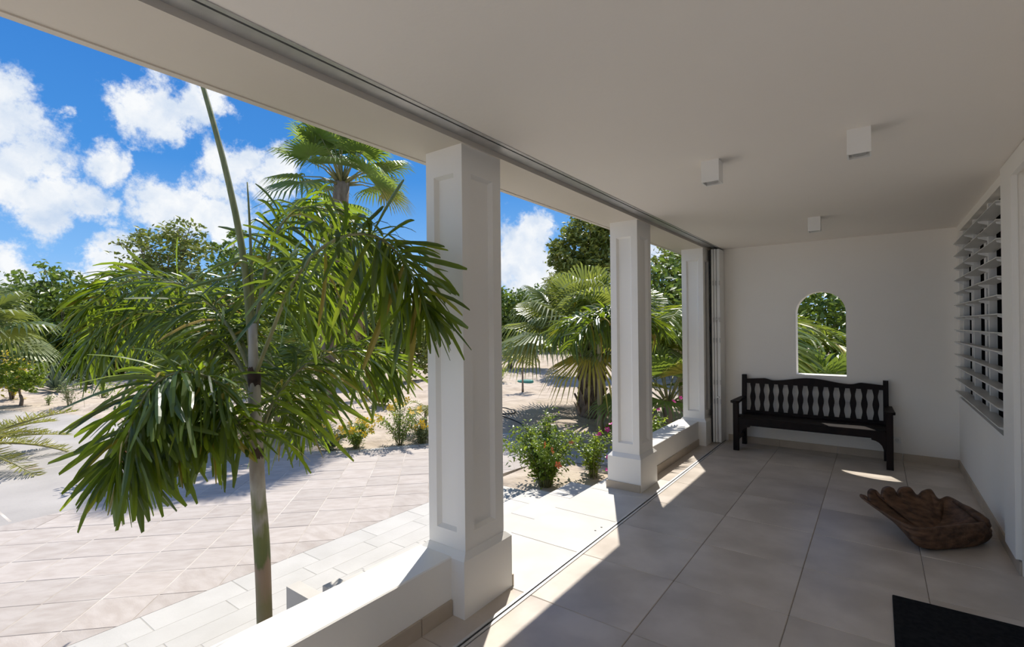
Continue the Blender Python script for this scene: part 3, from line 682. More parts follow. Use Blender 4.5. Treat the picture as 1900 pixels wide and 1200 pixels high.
# ------------------------------------------------------------------ plant builders
UPV = np.array([0.0, 0.0, 1.0])
def rows_norm(a): return a/(np.linalg.norm(a, axis=1, keepdims=True)+1e-12)
TS5 = np.array([0, .22, .5, .78, 1.0]); WS5 = np.array([.30, .80, 1.0, .85, .22])
TS4 = np.array([0, .35, .75, 1.0]); WS4 = np.array([.5, 1.0, .75, .06])
def strips(base, d, side, L, W, droop, ts=TS4, ws=WS4, fold=.18, curl=None):
    """leaflets as folded strips: (n, m, 3) vertices and one face template."""
    n = len(base); t = ts[None, :, None]
    nr = rows_norm(np.cross(d, side))
    c = base[:, None, :]+d[:, None, :]*(L[:, None, None]*t)
    c = c-UPV[None, None, :]*(droop*L)[:, None, None]*t**2
    if curl is not None: c = c+curl[:, None, :]*L[:, None, None]*t**2
    w_ = side[:, None, :]*(W[:, None, None]*ws[None, :, None]*.5)
    mid = c-nr[:, None, :]*(W[:, None, None]*fold*ws[None, :, None])
    V = np.stack([c-w_, mid, c+w_], 2).reshape(n, -1, 3)
    m_ = len(ts); Fc = []
    for i in range(m_-1):
        a, b_ = i*3, i*3+3
        Fc += [(a, a+1, b_+1, b_), (a+1, a+2, b_+2, b_+1)]
    return V, np.array(Fc)
def join_strips(V, Fc):
    n, m_, _ = V.shape
    return V.reshape(-1, 3), (Fc[None]+(np.arange(n)*m_)[:, None, None]).reshape(-1, 4)
def pinnate(P, nl, L, W, rng, droop=.35, phi=(-15, 35), fwd=.55, start=.14, taper=.45, wild=.07):
    """leaflet arrays along the midrib P."""
    N_ = 60; S_ = np.array(spline(P, N_)); T = rows_norm(np.gradient(S_, axis=0))
    bs, ds, ss, Ls = [], [], [], []
    for i in range(nl):
        for sgn in (-1, 1):
            u = start+(1-start)*(i+rng.uniform(-.3, .3)+.5)/nl; u = min(max(u, 0), 1)
            k = u*(N_-1); k0 = min(int(k), N_-2); f_ = k-k0
            p = S_[k0]*(1-f_)+S_[k0+1]*f_; t = T[k0]
            U = nrmz(UPV-t*(UPV@t)) if abs(t[2]) < .97 else nrmz(np.cross(t, rt)); Sd = np.cross(t, U)
            a = math.radians(rng.uniform(*phi)); fq = fwd*(.35+1.2*u**1.5)
            d = nrmz(t*fq+(Sd*sgn*math.cos(a)+U*math.sin(a))+rng.normal(0, wild, 3))
            s_ = nrmz(t-d*(t@d)); s_ = nrmz(s_+np.cross(d, s_)*rng.normal(0, .5))
            bs.append(p); ds.append(d); ss.append(s_)
            Ls.append(L*(taper+(1-taper)*math.sin(math.pi*min(1, .18+u*.80))**.8)*rng.uniform(.85, 1.12)*(1 if u < .93 else .75))
    n = len(bs); Ls = np.array(Ls)
    return np.array(bs), np.array(ds), np.array(ss), Ls, np.full(n, W)*rng.uniform(.75, 1.2, n), droop*rng.uniform(.6, 1.4, n), S_
def arc(p0, az, el, L, sag, n=7, twist=0.0):
    h = np.array([math.cos(az), math.sin(az), 0]); hs = np.array([-h[1], h[0], 0]); out = []
    for i in range(n):
        t = i/(n-1); out.append(np.array(p0)+h*(L*math.cos(el)*t)+UPV*(L*math.sin(el)*t-sag*L*t**2.2)+hs*(twist*L*t*t))
    return out
def fan_blade(q, hub, d, nrm, R, rng, nseg=26, spread=215, droop=.25, inner=.55, cup=.25, mi=0):
    d = nrmz(d); nrm = nrmz(nrm-d*(nrm@d)); s_ = np.cross(nrm, d); A = math.radians(spread)
    V = [np.array(hub)]; n1 = nseg+1
    def pt(a, r, lift=0):
        v = d*math.cos(a)+s_*math.sin(a)
        return np.array(hub)+v*r+nrm*(cup*r*(math.sin(abs(a)/2)**2)+lift)-UPV*(droop*R*(r/R)**2.6)
    for i in range(n1):
        a = -A/2+A*i/nseg; V.append(pt(a, R*inner, .018*R*(1 if i % 2 else -1)))
    Fc = [(0, 1+i, 2+i) for i in range(nseg)]
    for i in range(nseg):
        a = -A/2+A*(i+.5)/nseg; R_ = R*(1-.16*abs(2*(i+.5)/nseg-1)**2)*rng.uniform(.92, 1.06)
        o = len(V); w_ = A/nseg*.24
        V += [pt(a-w_, R_*.78), pt(a+w_, R_*.78), pt(a, R_)-UPV*R*.10*rng.uniform(.2, 1.5)]
        Fc += [(1+i, 2+i, o+1, o), (o, o+1, o+2)]
    q.add(V, Fc, mi)
def diamonds(C_, size, rng, up_bias=.3, ar=.5):
    n = len(C_); d = rng.normal(0, 1, (n, 3)); d[:, 2] *= .7; d = rows_norm(d); o = rng.normal(0, 1, (n, 3)); o[:, 2] += up_bias*2; o = rows_norm(o)
    s_ = rows_norm(np.cross(d, o)); L = size*rng.uniform(.7, 1.25, n)[:, None]; nn = np.cross(s_, d)
    V = np.stack([C_-d*L*.5, C_+s_*L*ar*.5+nn*L*.06, C_+d*L*.5, C_-s_*L*ar*.5+nn*L*.06], 1).reshape(-1, 3)
    a = np.arange(n)*4
    return V, np.stack([a, a+1, a+2, a+3], 1)
def ground_at(u, v):
    p = onz(u, v, GZ)
    for _ in range(6): p = onz(u, v, float(gz(p[0], p[1])))
    return p

def feather_palm(name, base, h, label, nf, L, lw, leafL, mt, seed, trunk_r=.05, el=(.35, 1.25), sag=(.35, .75), nl=42, phi=(-15, 30), droop=.35, trunk_mt=None, az=None, fan_az=None, group=None, lean=(0, 0), spear=False):
    rng = np.random.RandomState(seed); base = np.array(base, float)
    r = root(name, base, label, 'palm', group); top = base+np.array([lean[0], lean[1], h])
    q = MB(); pts = spline([base-UPV*.03, base+np.array([lean[0]*.3, lean[1]*.3, h*.5]), top], 7)
    q.tube(pts, [trunk_r*1.35, trunk_r*1.1, trunk_r, trunk_r, trunk_r*.95, trunk_r*.85, trunk_r*.5], 9); q.build('trunk', trunk_mt or trunk_pale, r, r.location, True)
    for i in range(nf):
        a = (az[i] if az else 2*math.pi*i*.381966+rng.uniform(-.3, .3)); e = rng.uniform(*el) if i < nf*.6 else rng.uniform(el[0], (el[0]+el[1])/2)
        P = arc(top-UPV*.04, a, e, L*rng.uniform(.8, 1.1), rng.uniform(*sag), twist=rng.uniform(-.2, .2))
        bs, ds, ss, Ls, Ws, dr, S_ = pinnate(P, nl, leafL, lw, rng, droop, phi)
        q = MB(); q.tube(S_[::5], np.linspace(trunk_r*.36, .003, len(S_[::5])), 5); fr = q.build('frond', rachis_m, r, r.location, True)
        q = MB(); q.arr(*join_strips(*strips(bs, ds, ss, Ls, Ws, dr))); tag(q.build('leaflets', mt, fr, r.location), kind='stuff')
    return r
def fan_palm(name, base, h, label, nf, Lp, R, mt, seed, trunk_r=.12, el=(-.5, 1.35), trunk_mt=None, bulge=1.0, droop=.25, nseg=26, boots=0, skirt=None, group=None, lean=(0, 0), inner=.45):
    rng = np.random.RandomState(seed); base = np.array(base, float)
    r = root(name, base, label, 'palm', group); top = base+np.array([lean[0], lean[1], h])
    q = MB(); ts = np.linspace(0, 1, 9)
    pts = [base+(top-base)*t-UPV*(.04 if t == 0 else 0) for t in ts]; rad = [trunk_r*(1+(bulge-1)*math.exp(-(t*h/.22)**2)) for t in ts]
    q.tube(pts, rad, 14); q.build('trunk', trunk_mt or bark, r, r.location, True)
    if boots:
        src = None
        rows = int(boots/9)
        for k in range(rows):
            for j in range(9):
                if src is None:
                    m_ = MB()
                    m_.add([(-.055, 0, 0), (.055, 0, 0), (.03, .10, .22), (-.03, .10, .22), (-.045, -.045, 0), (.045, -.045, 0), (.018, .075, .24), (-.018, .075, .24)],
                           [(0, 1, 2, 3), (4, 7, 6, 5), (0, 3, 7, 4), (1, 5, 6, 2), (3, 2, 6, 7), (0, 4, 5, 1)])
                    src = m_.build('leaf_base', boot_m, r); o = src
                else: o = inst(src, 'leaf_base', r, (0, 0, 0))
                a = 2*math.pi*(j+.5*(k % 2))/9; rr_ = trunk_r*(1+(bulge-1)*math.exp(-((k/rows*h)/.22)**2))*.96; z_ = h*(k+.1)/rows
                o.location = (math.cos(a)*rr_+lean[0]*z_/h, math.sin(a)*rr_+lean[1]*z_/h, z_); o.rotation_euler = (rng.uniform(-.12, .1), rng.choice([-1, 1])*rng.uniform(.2, .5), a-math.pi/2)
                s_ = rng.uniform(.8, 1.25); o.scale = (s_, s_, s_)
    if skirt:
        z0, z1, rs = skirt; bs = []; ds = []
        n = 420; a = rng.uniform(0, 2*math.pi, n); zz = rng.uniform(0, 1, n)**.7
        zl = (z0+(z1-z0)*(.35+.65*zz)); bs = np.stack([base[0]+lean[0]*zl/h+np.cos(a)*trunk_r*.9, base[1]+lean[1]*zl/h+np.sin(a)*trunk_r*.9, base[2]+zl], 1)
        ds = rows_norm(np.stack([np.cos(a)*rs*rng.uniform(.4, 1, n), np.sin(a)*rs*rng.uniform(.4, 1, n), -np.full(n, 1.0)], 1))
        ss = rows_norm(np.stack([-np.sin(a), np.cos(a), rng.normal(0, .2, n)], 1))
        L = (bs[:, 2]-base[2]-z0)*rng.uniform(.6, 1.05, n)+.2
        q = MB(); q.arr(*join_strips(*strips(bs, ds, ss, L, rng.uniform(.03, .09, n), np.zeros(n), fold=.3))); tag(q.build('dead_frond_skirt', husk_m, r, r.location), kind='stuff')
    for i in range(nf):
        a = 2*math.pi*i*.381966+rng.uniform(-.25, .25); f_ = (i+.5)/nf; e = el[1]+(el[0]-el[1])*f_+rng.uniform(-.12, .12)
        lp = Lp*rng.uniform(.85, 1.12); d = np.array([math.cos(a)*math.cos(e), math.sin(a)*math.cos(e), math.sin(e)])
        hub = top+d*lp-UPV*.10*lp*(1-f_*.2); dd = nrmz(d-UPV*.12); nr = np.cross(dd, np.array([-math.sin(a), math.cos(a), 0])); nr = nr if nr[2] > 0 else -nr
        q = MB(); q.tube([top-UPV*.05, top+d*lp*.5+UPV*.02*lp, hub+dd*R*.12], [trunk_r*.22+.008, .014, .008], 6)
        fr = q.build('frond', rachis_m, r, r.location, True)
        q = MB(); fan_blade(q, hub, dd, nr+rng.normal(0, .18, 3), R*rng.uniform(.85, 1.1), rng, nseg, droop=droop*(.6+.9*f_), inner=inner); q.build('blade', mt, fr, r.location)
    return r
def broad_tree(base, blobs, label, nleaf, size, mt, seed, name='broadleaf_tree', cat='tree', group='trees behind the garden', trunk=.12, clump=.30):
    """blobs: (centre, rx, rz)"""
    rng = np.random.RandomState(seed); base = np.array(base, float); r = root(name, base, label, cat, group)
    q = MB(); c0 = np.mean([b_[0] for b_ in blobs], axis=0); fork = base+(c0-base)*np.array([.35, .35, .38])
    q.tube(spline([base-UPV*.05, base+(fork-base)*.5+rng.normal(0, .05, 3), fork], 5), np.linspace(trunk, trunk*.7, 5), 8); q.build('trunk', bark, r, r.location, True)
    tot = sum(b_[1]**2*b_[2] for b_ in blobs); C_ = []
    for c, rx, rz in blobs:
        c = np.array(c)
        q = MB(); q.tube(spline([fork, (fork+c)/2+rng.normal(0, .12, 3)*rx, c], 6), np.linspace(trunk*.55, trunk*.10, 6), 6)
        for _ in range(4):
            e_ = c+rows_norm(rng.normal(0, 1, (1, 3)))[0]*np.array([rx, rx, rz])*.85; q.tube(spline([fork+(c-fork)*.6, (fork+c)/2*.3+e_*.7+c*0-(.0)*e_, e_] if False else [c-(c-fork)*.3, (c+e_)/2, e_], 4), np.linspace(trunk*.22, .006, 4), 5)
        q.build('branch', bark, r, r.location, True)
        nc = max(6, int(nleaf*(rx**2*rz)/tot/14)); dirs = rows_norm(rng.normal(0, 1, (nc, 3))); rad = rng.uniform(.25, 1, nc)**.45
        lump = 1+.22*np.sin(dirs[:, 0]*5+seed)*np.sin(dirs[:, 1]*5+dirs[:, 2]*4)
        cl = c+dirs*(rad*lump)[:, None]*np.array([rx, rx, rz])
        C_.append((cl[:, None, :]+rng.normal(0, 1, (nc, 14, 3))*np.array([clump, clump, clump*.6])*min(1, rx*.6)).reshape(-1, 3))
    C_ = np.concatenate(C_)
    q = MB(); q.arr(*diamonds(C_, size, rng)); tag(q.build('foliage', mt, r, r.location), kind='stuff')
    return r
def shrub(name, base, label, cat, nst, h, spread, leaf, mt, seed, per=22, ar=.5, flowers=None, group=None, stem_r=.006, arch=.15, az=None):
    rng = np.random.RandomState(seed); base = np.array(base, float); r = root(name, base, label, cat, group)
    bs, ds, ss, Ls = [], [], [], []; tips = []
    for i in range(nst):
        a = az(rng) if az else rng.uniform(0, 2*math.pi); s_ = spread*rng.uniform(.15, 1)**.7; hh = h*rng.uniform(.6, 1.05)*(1-.35*(s_/spread)**2)
        o = base+np.array([math.cos(a), math.sin(a), 0])*rng.uniform(0, .06)
        e_ = base+np.array([math.cos(a)*s_, math.sin(a)*s_, hh]); m_ = (o+e_)/2+np.array([-math.cos(a)*s_*arch, -math.sin(a)*s_*arch, hh*.12])
        P = spline([o-UPV*.02, m_, e_], 9); q = MB(); q.tube(P, np.linspace(stem_r, stem_r*.3, 9), 5); q.build('stem', bark if stem_r > .012 else rachis_m, r, r.location, True); tips.append(P[-1])
        for k in range(per):
            u = .18+.82*k/per; t_ = u*8; k0 = min(int(t_), 7); p = P[k0]*(1-(t_-k0))+P[k0+1]*(t_-k0); T = nrmz(P[k0+1]-P[k0])
            aa = k*2.4+rng.uniform(-.5, .5); sx = nrmz(np.cross(T, [.3, .1, .95] if abs(T[2]) < .9 else [1, 0, 0])); sy = np.cross(T, sx)
            d = nrmz(sx*math.cos(aa)+sy*math.sin(aa)+T*rng.uniform(.2, .9)); bs.append(p); ds.append(d); ss.append(nrmz(np.cross(d, UPV+rng.normal(0, .3, 3)))); Ls.append(leaf*rng.uniform(.6, 1.2))
            bs.append(p+rng.normal(0, leaf*.8, 3)); d2 = nrmz(d+rng.normal(0, .6, 3)); ds.append(d2); ss.append(nrmz(np.cross(d2, UPV+rng.normal(0, .3, 3)))); Ls.append(leaf*rng.uniform(.5, 1.0))
    Ls = np.array(Ls); q = MB(); V, Fc = strips(np.array(bs), np.array(ds), np.array(ss), Ls, Ls*ar, np.full(len(Ls), .15), np.array([0, .5, 1.0]), np.array([.15, 1, .08])); q.arr(*join_strips(V, Fc))
    tag(q.build('foliage', mt, r, r.location), kind='stuff')
    if flowers:
        n, fm, fs_, pts = flowers
        for i in range(n):
            c = np.array(pts[i]) if pts else tips[i % len(tips)]+rng.normal(0, .02, 3)*(1+i//len(tips)*3)
            flower(r, c, fs_*rng.uniform(.75, 1.2), fm, rng)
    return r
def flower(r, c, s_, fm, rng, n=5):
    ax_ = nrmz(rng.normal(0, .5, 3)+np.array([-fw[0]*.8, -fw[1]*.8, .7])); e1 = nrmz(np.cross(ax_, [.2, .9, .3])); e2 = np.cross(ax_, e1); q = MB(); V = [c]; Fc = []
    for k in range(n):
        a = 2*math.pi*k/n; V += [c+(e1*math.cos(a+t)+e2*math.sin(a+t))*s_*rr_+ax_*s_*lf for t, rr_, lf in ((-.45, .75, .25), (0, 1.0, .32), (.45, .75, .25))]
        o = 1+k*3; Fc += [(0, o, o+1), (0, o+1, o+2)]
    q.add(V, Fc); q.build('flower', fm, r, r.location)

# ------------------------------------------------------------------ the foreground foxtail palm
def foreground_palm():
    rng = np.random.RandomState(8)
    KT = 2.90
    def far_(P, s_): return [(u, v, KT+(k-2.5)*s_) for u, v, k in P]
    foot = at(493, 1180, KT); foot = np.array([foot[0], foot[1], GZ])
    r = root('foxtail_palm', foot, 'slender foreground palm with drooping bushy fronds just outside the parapet', 'palm')
    a0, a1, a2, a3, a4 = at(491, 1150, KT), at(485, 1010, KT), at(478, 905, KT), at(475, 830, KT), at(471, 690, KT)
    def seg(name, mt, P, R_, n=14):
        q = MB(); q.tube(P, R_, n); return q.build(name, mt, r, r.location, True)
    px = KT/F
    seg('trunk', trunk_band_m, spline([foot-UPV*.02, a0, at(487, 1035, KT), at(482, 955, KT), at(478.5, 905, KT), a3, at(473, 780, KT)], 26), [px*w_ for w_ in (14, 13.6, 13.4, 13.4, 13.5, 13.5, 13.5, 13.6, 13.8, 13.9, 13.9, 13.8, 13.6, 13.2, 12.8, 12.6, 12.9, 13, 12.9, 12.6, 12.4, 12.2, 11.8, 11.4, 11, 10.5)], 18)
    def scar(P, R_):                                # ragged dark ring left by an old sheath
        q = MB(); q.tube(spline(P, 5), R_, 22, cap=False); V = np.array(q.v)
        for e in (0, 4):
            V[e*22:(e+1)*22, 2] += rng.uniform(-.022, .022, 22)
        q.v = [tuple(p_) for p_ in V]; q.build('leaf_scar', scar_m, r, r.location, True)
    scar([at(476.3, 852, KT), at(475, 838, KT), at(474.4, 826, KT)], [12.0*px, 12.7*px, 13*px, 12.7*px, 12*px])
    seg('leaf_sheath', trunk_grey, spline([at(474, 800, KT), at(472, 720, KT), a4, at(468, 600, KT)], 8), np.linspace(12.0*px, 7.5*px, 8))
    scar([at(472.6, 715, KT), at(471.7, 698, KT), at(471, 684, KT)], [10.6*px, 11.2*px, 11.4*px, 11*px, 10*px])
    seg('spear_leaf', spear_m, spline([at(467, 640, KT), at(452, 480, KT+.02), at(420, 320, KT+.05), at(378, 165, KT+.1), at(350, 80, KT+.14)], 14), np.linspace(7.4*px, 3.6*px, 14), 8)
    seg('spear_leaf', spear_m, spline([at(470, 640, KT), at(467, 520, KT+.03), at(464, 430, KT+.05), at(459, 338, KT+.07)], 10), np.linspace(4.6*px, 1.4*px, 10), 6)
    FR = [  # midrib through (u, v, distance), leaflet length, pairs, plume range, droop
        ([(476, 690, 2.88), (503, 620, 2.76), (538, 535, 2.64), (585, 470, 2.54), (645, 436, 2.47), (705, 442, 2.43), (752, 488, 2.40), (780, 545, 2.38), (790, 580, 2.38)], .325, 84, (-80, 78), .55),
        (far_([(470, 660, 2.50), (482, 560, 2.58), (498, 480, 2.66), (520, 420, 2.76), (560, 385, 2.90), (620, 395, 3.05), (670, 450, 3.16), (700, 520, 3.22)], 1.2), .38, 80, (-70, 80), .60),
        (far_([(468, 700, 2.50), (440, 635, 2.56), (400, 575, 2.66), (340, 530, 2.78), (270, 515, 2.90), (205, 535, 2.98), (160, 575, 3.02)], 1.1), .37, 84, (-70, 72), .66),
        ([(473, 800, 2.86), (440, 745, 2.74), (395, 705, 2.60), (340, 690, 2.47), (288, 712, 2.37), (252, 768, 2.30), (228, 840, 2.25), (220, 880, 2.24)], .285, 84, (-78, 70), .55),
        (far_([(478, 830, 2.50), (500, 760, 2.56), (540, 700, 2.68), (590, 665, 2.82), (650, 648, 2.98), (705, 658, 3.12), (745, 692, 3.20)], 1.2), .36, 76, (-65, 70), .55),
        (far_([(476, 850, 2.50), (490, 800, 2.62), (512, 755, 2.78), (540, 735, 2.94), (560, 760, 3.08), (566, 800, 3.15)], 1.1), .32, 48, (-70, 70), .55),
        (far_([(471, 760, 2.52), (450, 690, 2.68), (415, 650, 2.88), (370, 650, 3.08), (330, 690, 3.22), (310, 745, 3.28)], 1.1), .37, 60, (-70, 70), .62),
        ([(476, 870, 2.90), (452, 810, 2.82), (425, 775, 2.74), (395, 770, 2.66), (375, 800, 2.60)], .27, 34, (-65, 65), .58),
        (far_([(469, 690, 2.50), (474, 600, 2.66), (492, 520, 2.86), (525, 480, 3.08), (575, 490, 3.30), (615, 540, 3.44), (640, 600, 3.5)], 1.1), .37, 60, (-75, 75), .65),
        (far_([(470, 700, 2.50), (452, 640, 2.70), (425, 600, 2.95), (385, 590, 3.2), (350, 615, 3.4), (330, 660, 3.5)], 1.1), .36, 48, (-75, 75), .65),
        (far_([(468, 720, 2.50), (432, 655, 2.60), (385, 612, 2.72), (315, 580, 2.86), (245, 580, 2.98), (190, 612, 3.06), (155, 655, 3.10)], 1.1), .36, 70, (-75, 72), .66),
        ([(474, 835, 2.90), (446, 785, 2.80), (405, 748, 2.70), (355, 745, 2.60), (318, 785, 2.52), (300, 835, 2.48)], .28, 56, (-75, 70), .58),
    ]
    allL = []
    for P, L, nl, phi, droop in FR:
        P3 = [at(*p) for p in P]
        bs, ds, ss, Ls, Ws, dr, S_ = pinnate(P3, int(nl*1.35), L, .0245, rng, droop, phi, fwd=.55, start=.20, taper=.5, wild=.24)
        q = MB(); q.tube(S_[::3], np.linspace(.0125, .0035, len(S_[::3])), 7); fr = q.build('frond', rachis_m, r, r.location, True)
        V, Fc = strips(bs, ds, ss, Ls, Ws, dr, np.array([0, .18, .42, .68, .88, 1.0]), np.array([.25, .7, .95, 1.08, 1.0, .45]), .16, rng.normal(0, .16, (len(bs), 3)))
        k = (bs-CAM)@fw
        for i in range(len(bs)): allL.append((Ls[i]*Ws[i]/k[i]**2, fr, V[i], Fc))
    allL.sort(key=lambda z: -z[0])
    for _, fr, V, Fc in allL[:300]:
        q = MB(); q.add(V, [tuple(f_) for f_ in Fc]); q.build('leaflet', fox_m, fr, r.location)
    q = MB()
    for _, fr, V, Fc in allL[300:]: q.add(V, [tuple(f_) for f_ in Fc])
    tag(q.build('smaller_leaflets', fox_m, r, r.location), kind='stuff')
foreground_palm()

# ------------------------------------------------------------------ palms of the garden
wb = ground_at(602, 772)
fan_palm('washingtonia_palm', wb, 5.0, 'tall fan palm with a brown skirt of dead fronds and a swollen trunk base', 26, .95, .85, fan_m, 21, .165, (-.25, 1.5), bark, 1.9, .22, 30, skirt=(1.75, 4.7, .16), lean=(.33, .25))
fb = ground_at(1098, 766)
fan_palm('fan_palm', fb, 1.2, 'broad grey green fan palm with a criss cross boot trunk on the sand', 34, 1.45, 1.1, fanblue_m, 6, .24, (.14, 1.5), bark, 1.35, .46, 40, boots=63, inner=.34)
p = at(1160, 603, 6.25); p[2] = float(gz(p[0], p[1]))
feather_palm('foxtail_palm', p, 2.05, 'bushy feather palm growing behind the middle column outside the farther parapet', 9, 1.15, .034, .34, fox_m, 33, .06, (.5, 1.25), (.6, .95), 56, (-70, 70), .55,
             az=[1.35, 1.6, 2.1, 2.75, 3.4, 4.1, 1.45, 1.85, 2.45], lean=(-.05, .05))
p = at(1112, 603, 8.9); p[2] = float(gz(p[0], p[1]))
feather_palm('foxtail_palm', p, 1.85, 'glossy feather palm with arching leaves in front of the grey green fan palm', 8, 1.5, .04, .38, areca_m, 35, .05, (.55, 1.4), (.4, .8), 38, (-50, 60), .45)
p = at(1238, 603, 8.6); p[2] = float(gz(p[0], p[1]))
fan_palm('small_fan_palm', p, .75, 'low bright fan palm seen between the two farther columns', 18, .75, .62, fan_m, 41, .07, (-.3, 1.3), bark, 1.2, .3, 24)
p = at(1262, 603, 11.5); p[2] = float(gz(p[0], p[1]))
feather_palm('areca_palm', p, 1.3, 'clump of yellow green feather palm beyond the farther parapet', 14, 2.1, .045, .5, areca_m, 43, .06, (.6, 1.45), (.3, .7), 40, (-10, 40), .3)
# behind the end wall, seen through the arch
feather_palm('coconut_palm', (-2.3, 10.4, GZ), 1.7, 'large arching feather palm seen through the top of the arched opening', 12, 3.0, .055, .75, areca_m, 51, .10, (.35, 1.2), (.35, .75), 52, (-12, 18), .35, trunk_mt=bark)
feather_palm('areca_palm', (-.1, 10.9, GZ), .9, 'yellow green feather palm seen through the arched opening on the right', 14, 2.1, .045, .55, areca_m, 53, .06, (.5, 1.4), (.35, .75), 44, (-10, 30), .35)
fan_palm('small_fan_palm', (-.85, 9.6, GZ), .55, 'low bright fan palm at the bottom of the arched opening', 20, .7, .75, fan_m, 55, .06, (.0, 1.4), bark, 1.1, .2, 22)
feather_palm('cycad_fern', (-.25, 9.3, GZ), .45, 'small golden green fern like palm at the lower right of the arch', 12, 1.15, .03, .22, areca_m, 57, .06, (.4, 1.3), (.35, .6), 40, (-8, 12), .15)
# left side
feather_palm('date_palm', (*at(-75, 603, 7.3)[:2], GZ), .36, 'yellowish date palm with fine fronds reaching in from the left edge', 16, 1.5, .016, .26, date_m, 61, .09, (-.05, .5), (.12, .42), 60, (5, 40), .05, trunk_mt=bark)
p = at(-60, 603, 12.5); p[2] = float(gz(p[0], p[1]))
fan_palm('small_fan_palm', p, 2.0, 'fan palm with long pale fingers at the left edge before the trees', 20, 1.0, .95, fanblue_m, 63, .12, (-.25, 1.3), bark, 1.2, .4, 24)
p = ground_at(515, 812)
feather_palm('areca_palm', p, .8, 'clump of feather palm in the bed directly behind the foreground palm', 15, 2.0, .035, .42, areca_m, 65, .05, (.55, 1.45), (.3, .75), 46, (-15, 30), .3)
p = ground_at(165, 700)
fan_palm('small_fan_palm', p, .9, 'small round fan palm under the dark trees behind the agaves', 16, .6, .7, fan_m, 67, .09, (-.4, 1.2), bark, 1.2, .4, 22)
p = ground_at(680, 737)
feather_palm('small_palm', p, .95, 'little yellowing feather palm on the sand right of the swollen trunk', 9, .95, .03, .24, date_m, 69, .03, (.1, 1.1), (.35, .8), 26, (-10, 25), .25)
p = ground_at(790, 800)
feather_palm('small_palm', p, .42, 'tiny brownish palm at the left edge of the nearest column', 9, .55, .016, .18, date_m, 71, .03, (.3, 1.2), (.5, .9), 24, (-10, 25), .3, trunk_mt=bark)
p = ground_at(970, 727)
feather_palm('palm_sapling', p, 1.05, 'thin young palm sapling standing on the sand beside the teal cover', 7, .75, .035, .26, date_m, 73, .028, (.2, 1.2), (.5, .9), 14, (-10, 25), .4, trunk_mt=bark)
p = ground_at(440, 722)
feather_palm('areca_palm', p, 1.1, 'feather palm thicket in the shade left of the tall skirted fan palm', 14, 2.4, .045, .5, areca_m, 75, .07, (.5, 1.4), (.3, .7), 44, (-15, 30), .35)

# ------------------------------------------------------------------ trees
def B_(u, v, k, rx, rz): return (at(u, v, k), rx*k/F, rz*k/F)
def gnd(u, k): p = at(u, 603, k); p[2] = float(gz(p[0], p[1])); return p
broad_tree(gnd(95, 21), [B_(60, 560, 21, 60, 45), B_(120, 600, 20.5, 65, 60), B_(95, 520, 21, 40, 28), B_(170, 570, 21, 50, 50), B_(20, 610, 21, 60, 50), B_(110, 665, 20.5, 95, 30), B_(190, 660, 21, 70, 34)], 'dense dark green tree at the left behind the little round tree', 9500, .26, tree_m, 101)
broad_tree(gnd(310, 23), [B_(310, 470, 23, 55, 55), B_(255, 455, 23, 42, 38), B_(345, 430, 23, 32, 35), B_(370, 490, 23, 45, 50), B_(300, 540, 23, 85, 60), B_(330, 620, 23, 90, 50), B_(260, 650, 23, 90, 34), B_(370, 660, 23, 80, 28)], 'tall airy tree rising against the clouds behind the foreground palm', 9000, .26, tree2_m, 102)
broad_tree(gnd(450, 21), [B_(430, 450, 21, 25, 35), B_(450, 520, 21, 60, 55), B_(500, 580, 21, 70, 60), B_(420, 590, 21, 60, 60), B_(520, 650, 21, 90, 40)], 'dark leafy tree filling the gap behind the spear leaf', 9000, .25, tree_m, 103)
broad_tree(gnd(705, 19), [B_(690, 590, 19, 50, 50), B_(745, 620, 19, 50, 45), B_(660, 640, 19, 60, 40), B_(770, 660, 19, 50, 30)], 'scrubby olive tree right of the brown dead frond skirt', 8000, .20, tree2_m, 104)
broad_tree(gnd(1085, 22), [B_(1090, 430, 22, 42, 32), B_(1045, 470, 22, 30, 26), B_(1110, 480, 22, 40, 40), B_(1070, 520, 22, 45, 40), B_(1120, 440, 22, 22, 30)], 'round topped tree rising behind the grey green fan palm', 8000, .24, tree2_m, 105)
broad_tree(gnd(945, 24), [B_(925, 580, 24, 38, 45), B_(960, 590, 24, 45, 50), B_(1000, 570, 24, 40, 35), B_(940, 630, 24, 60, 30), B_(880, 600, 24, 50, 50)], 'dark bushy tree on the sand left of the grey green fan palm', 7000, .25, tree_m, 106)
broad_tree(gnd(1250, 19), [B_(1250, 500, 19, 45, 45), B_(1220, 540, 19, 50, 45), B_(1285, 480, 19, 40, 45), B_(1260, 590, 19, 70, 60)], 'light leafy tree at the top of the gap between the farther columns', 7000, .2, tree2_m, 107)
broad_tree((-4.8, 17.5, GZ), [((-4.8, 17.5, 2.6), 2.2, 1.6), ((-2.6, 17.8, 2.3), 2.0, 1.7), ((-3.8, 17.2, 1.0), 2.4, 1.2), ((-1.2, 17.4, 1.3), 2.2, 1.4)], 'dark tree forming the backdrop of the arched opening', 9000, .24, tree_m, 108)
broad_tree((1.0, 17.5, GZ), [((0.6, 17.0, 2.0), 2.2, 1.8), ((2.8, 17.5, 2.3), 2.0, 1.7)], 'dense tree behind the right part of the arched opening', 6000, .24, tree_m, 109)
far = [(-110, 30, 'left edge'), (30, 31, 'far left'), (205, 32, 'gap beside the airy tree'), (390, 30, 'foreground palm crown'), (585, 30, 'skirted fan palm'), (760, 31, 'nearest column'), (890, 33, 'bushy tree'), (1010, 32, 'fan palm tips'), (1160, 30, 'middle column'), (1330, 28, 'folded panels')]
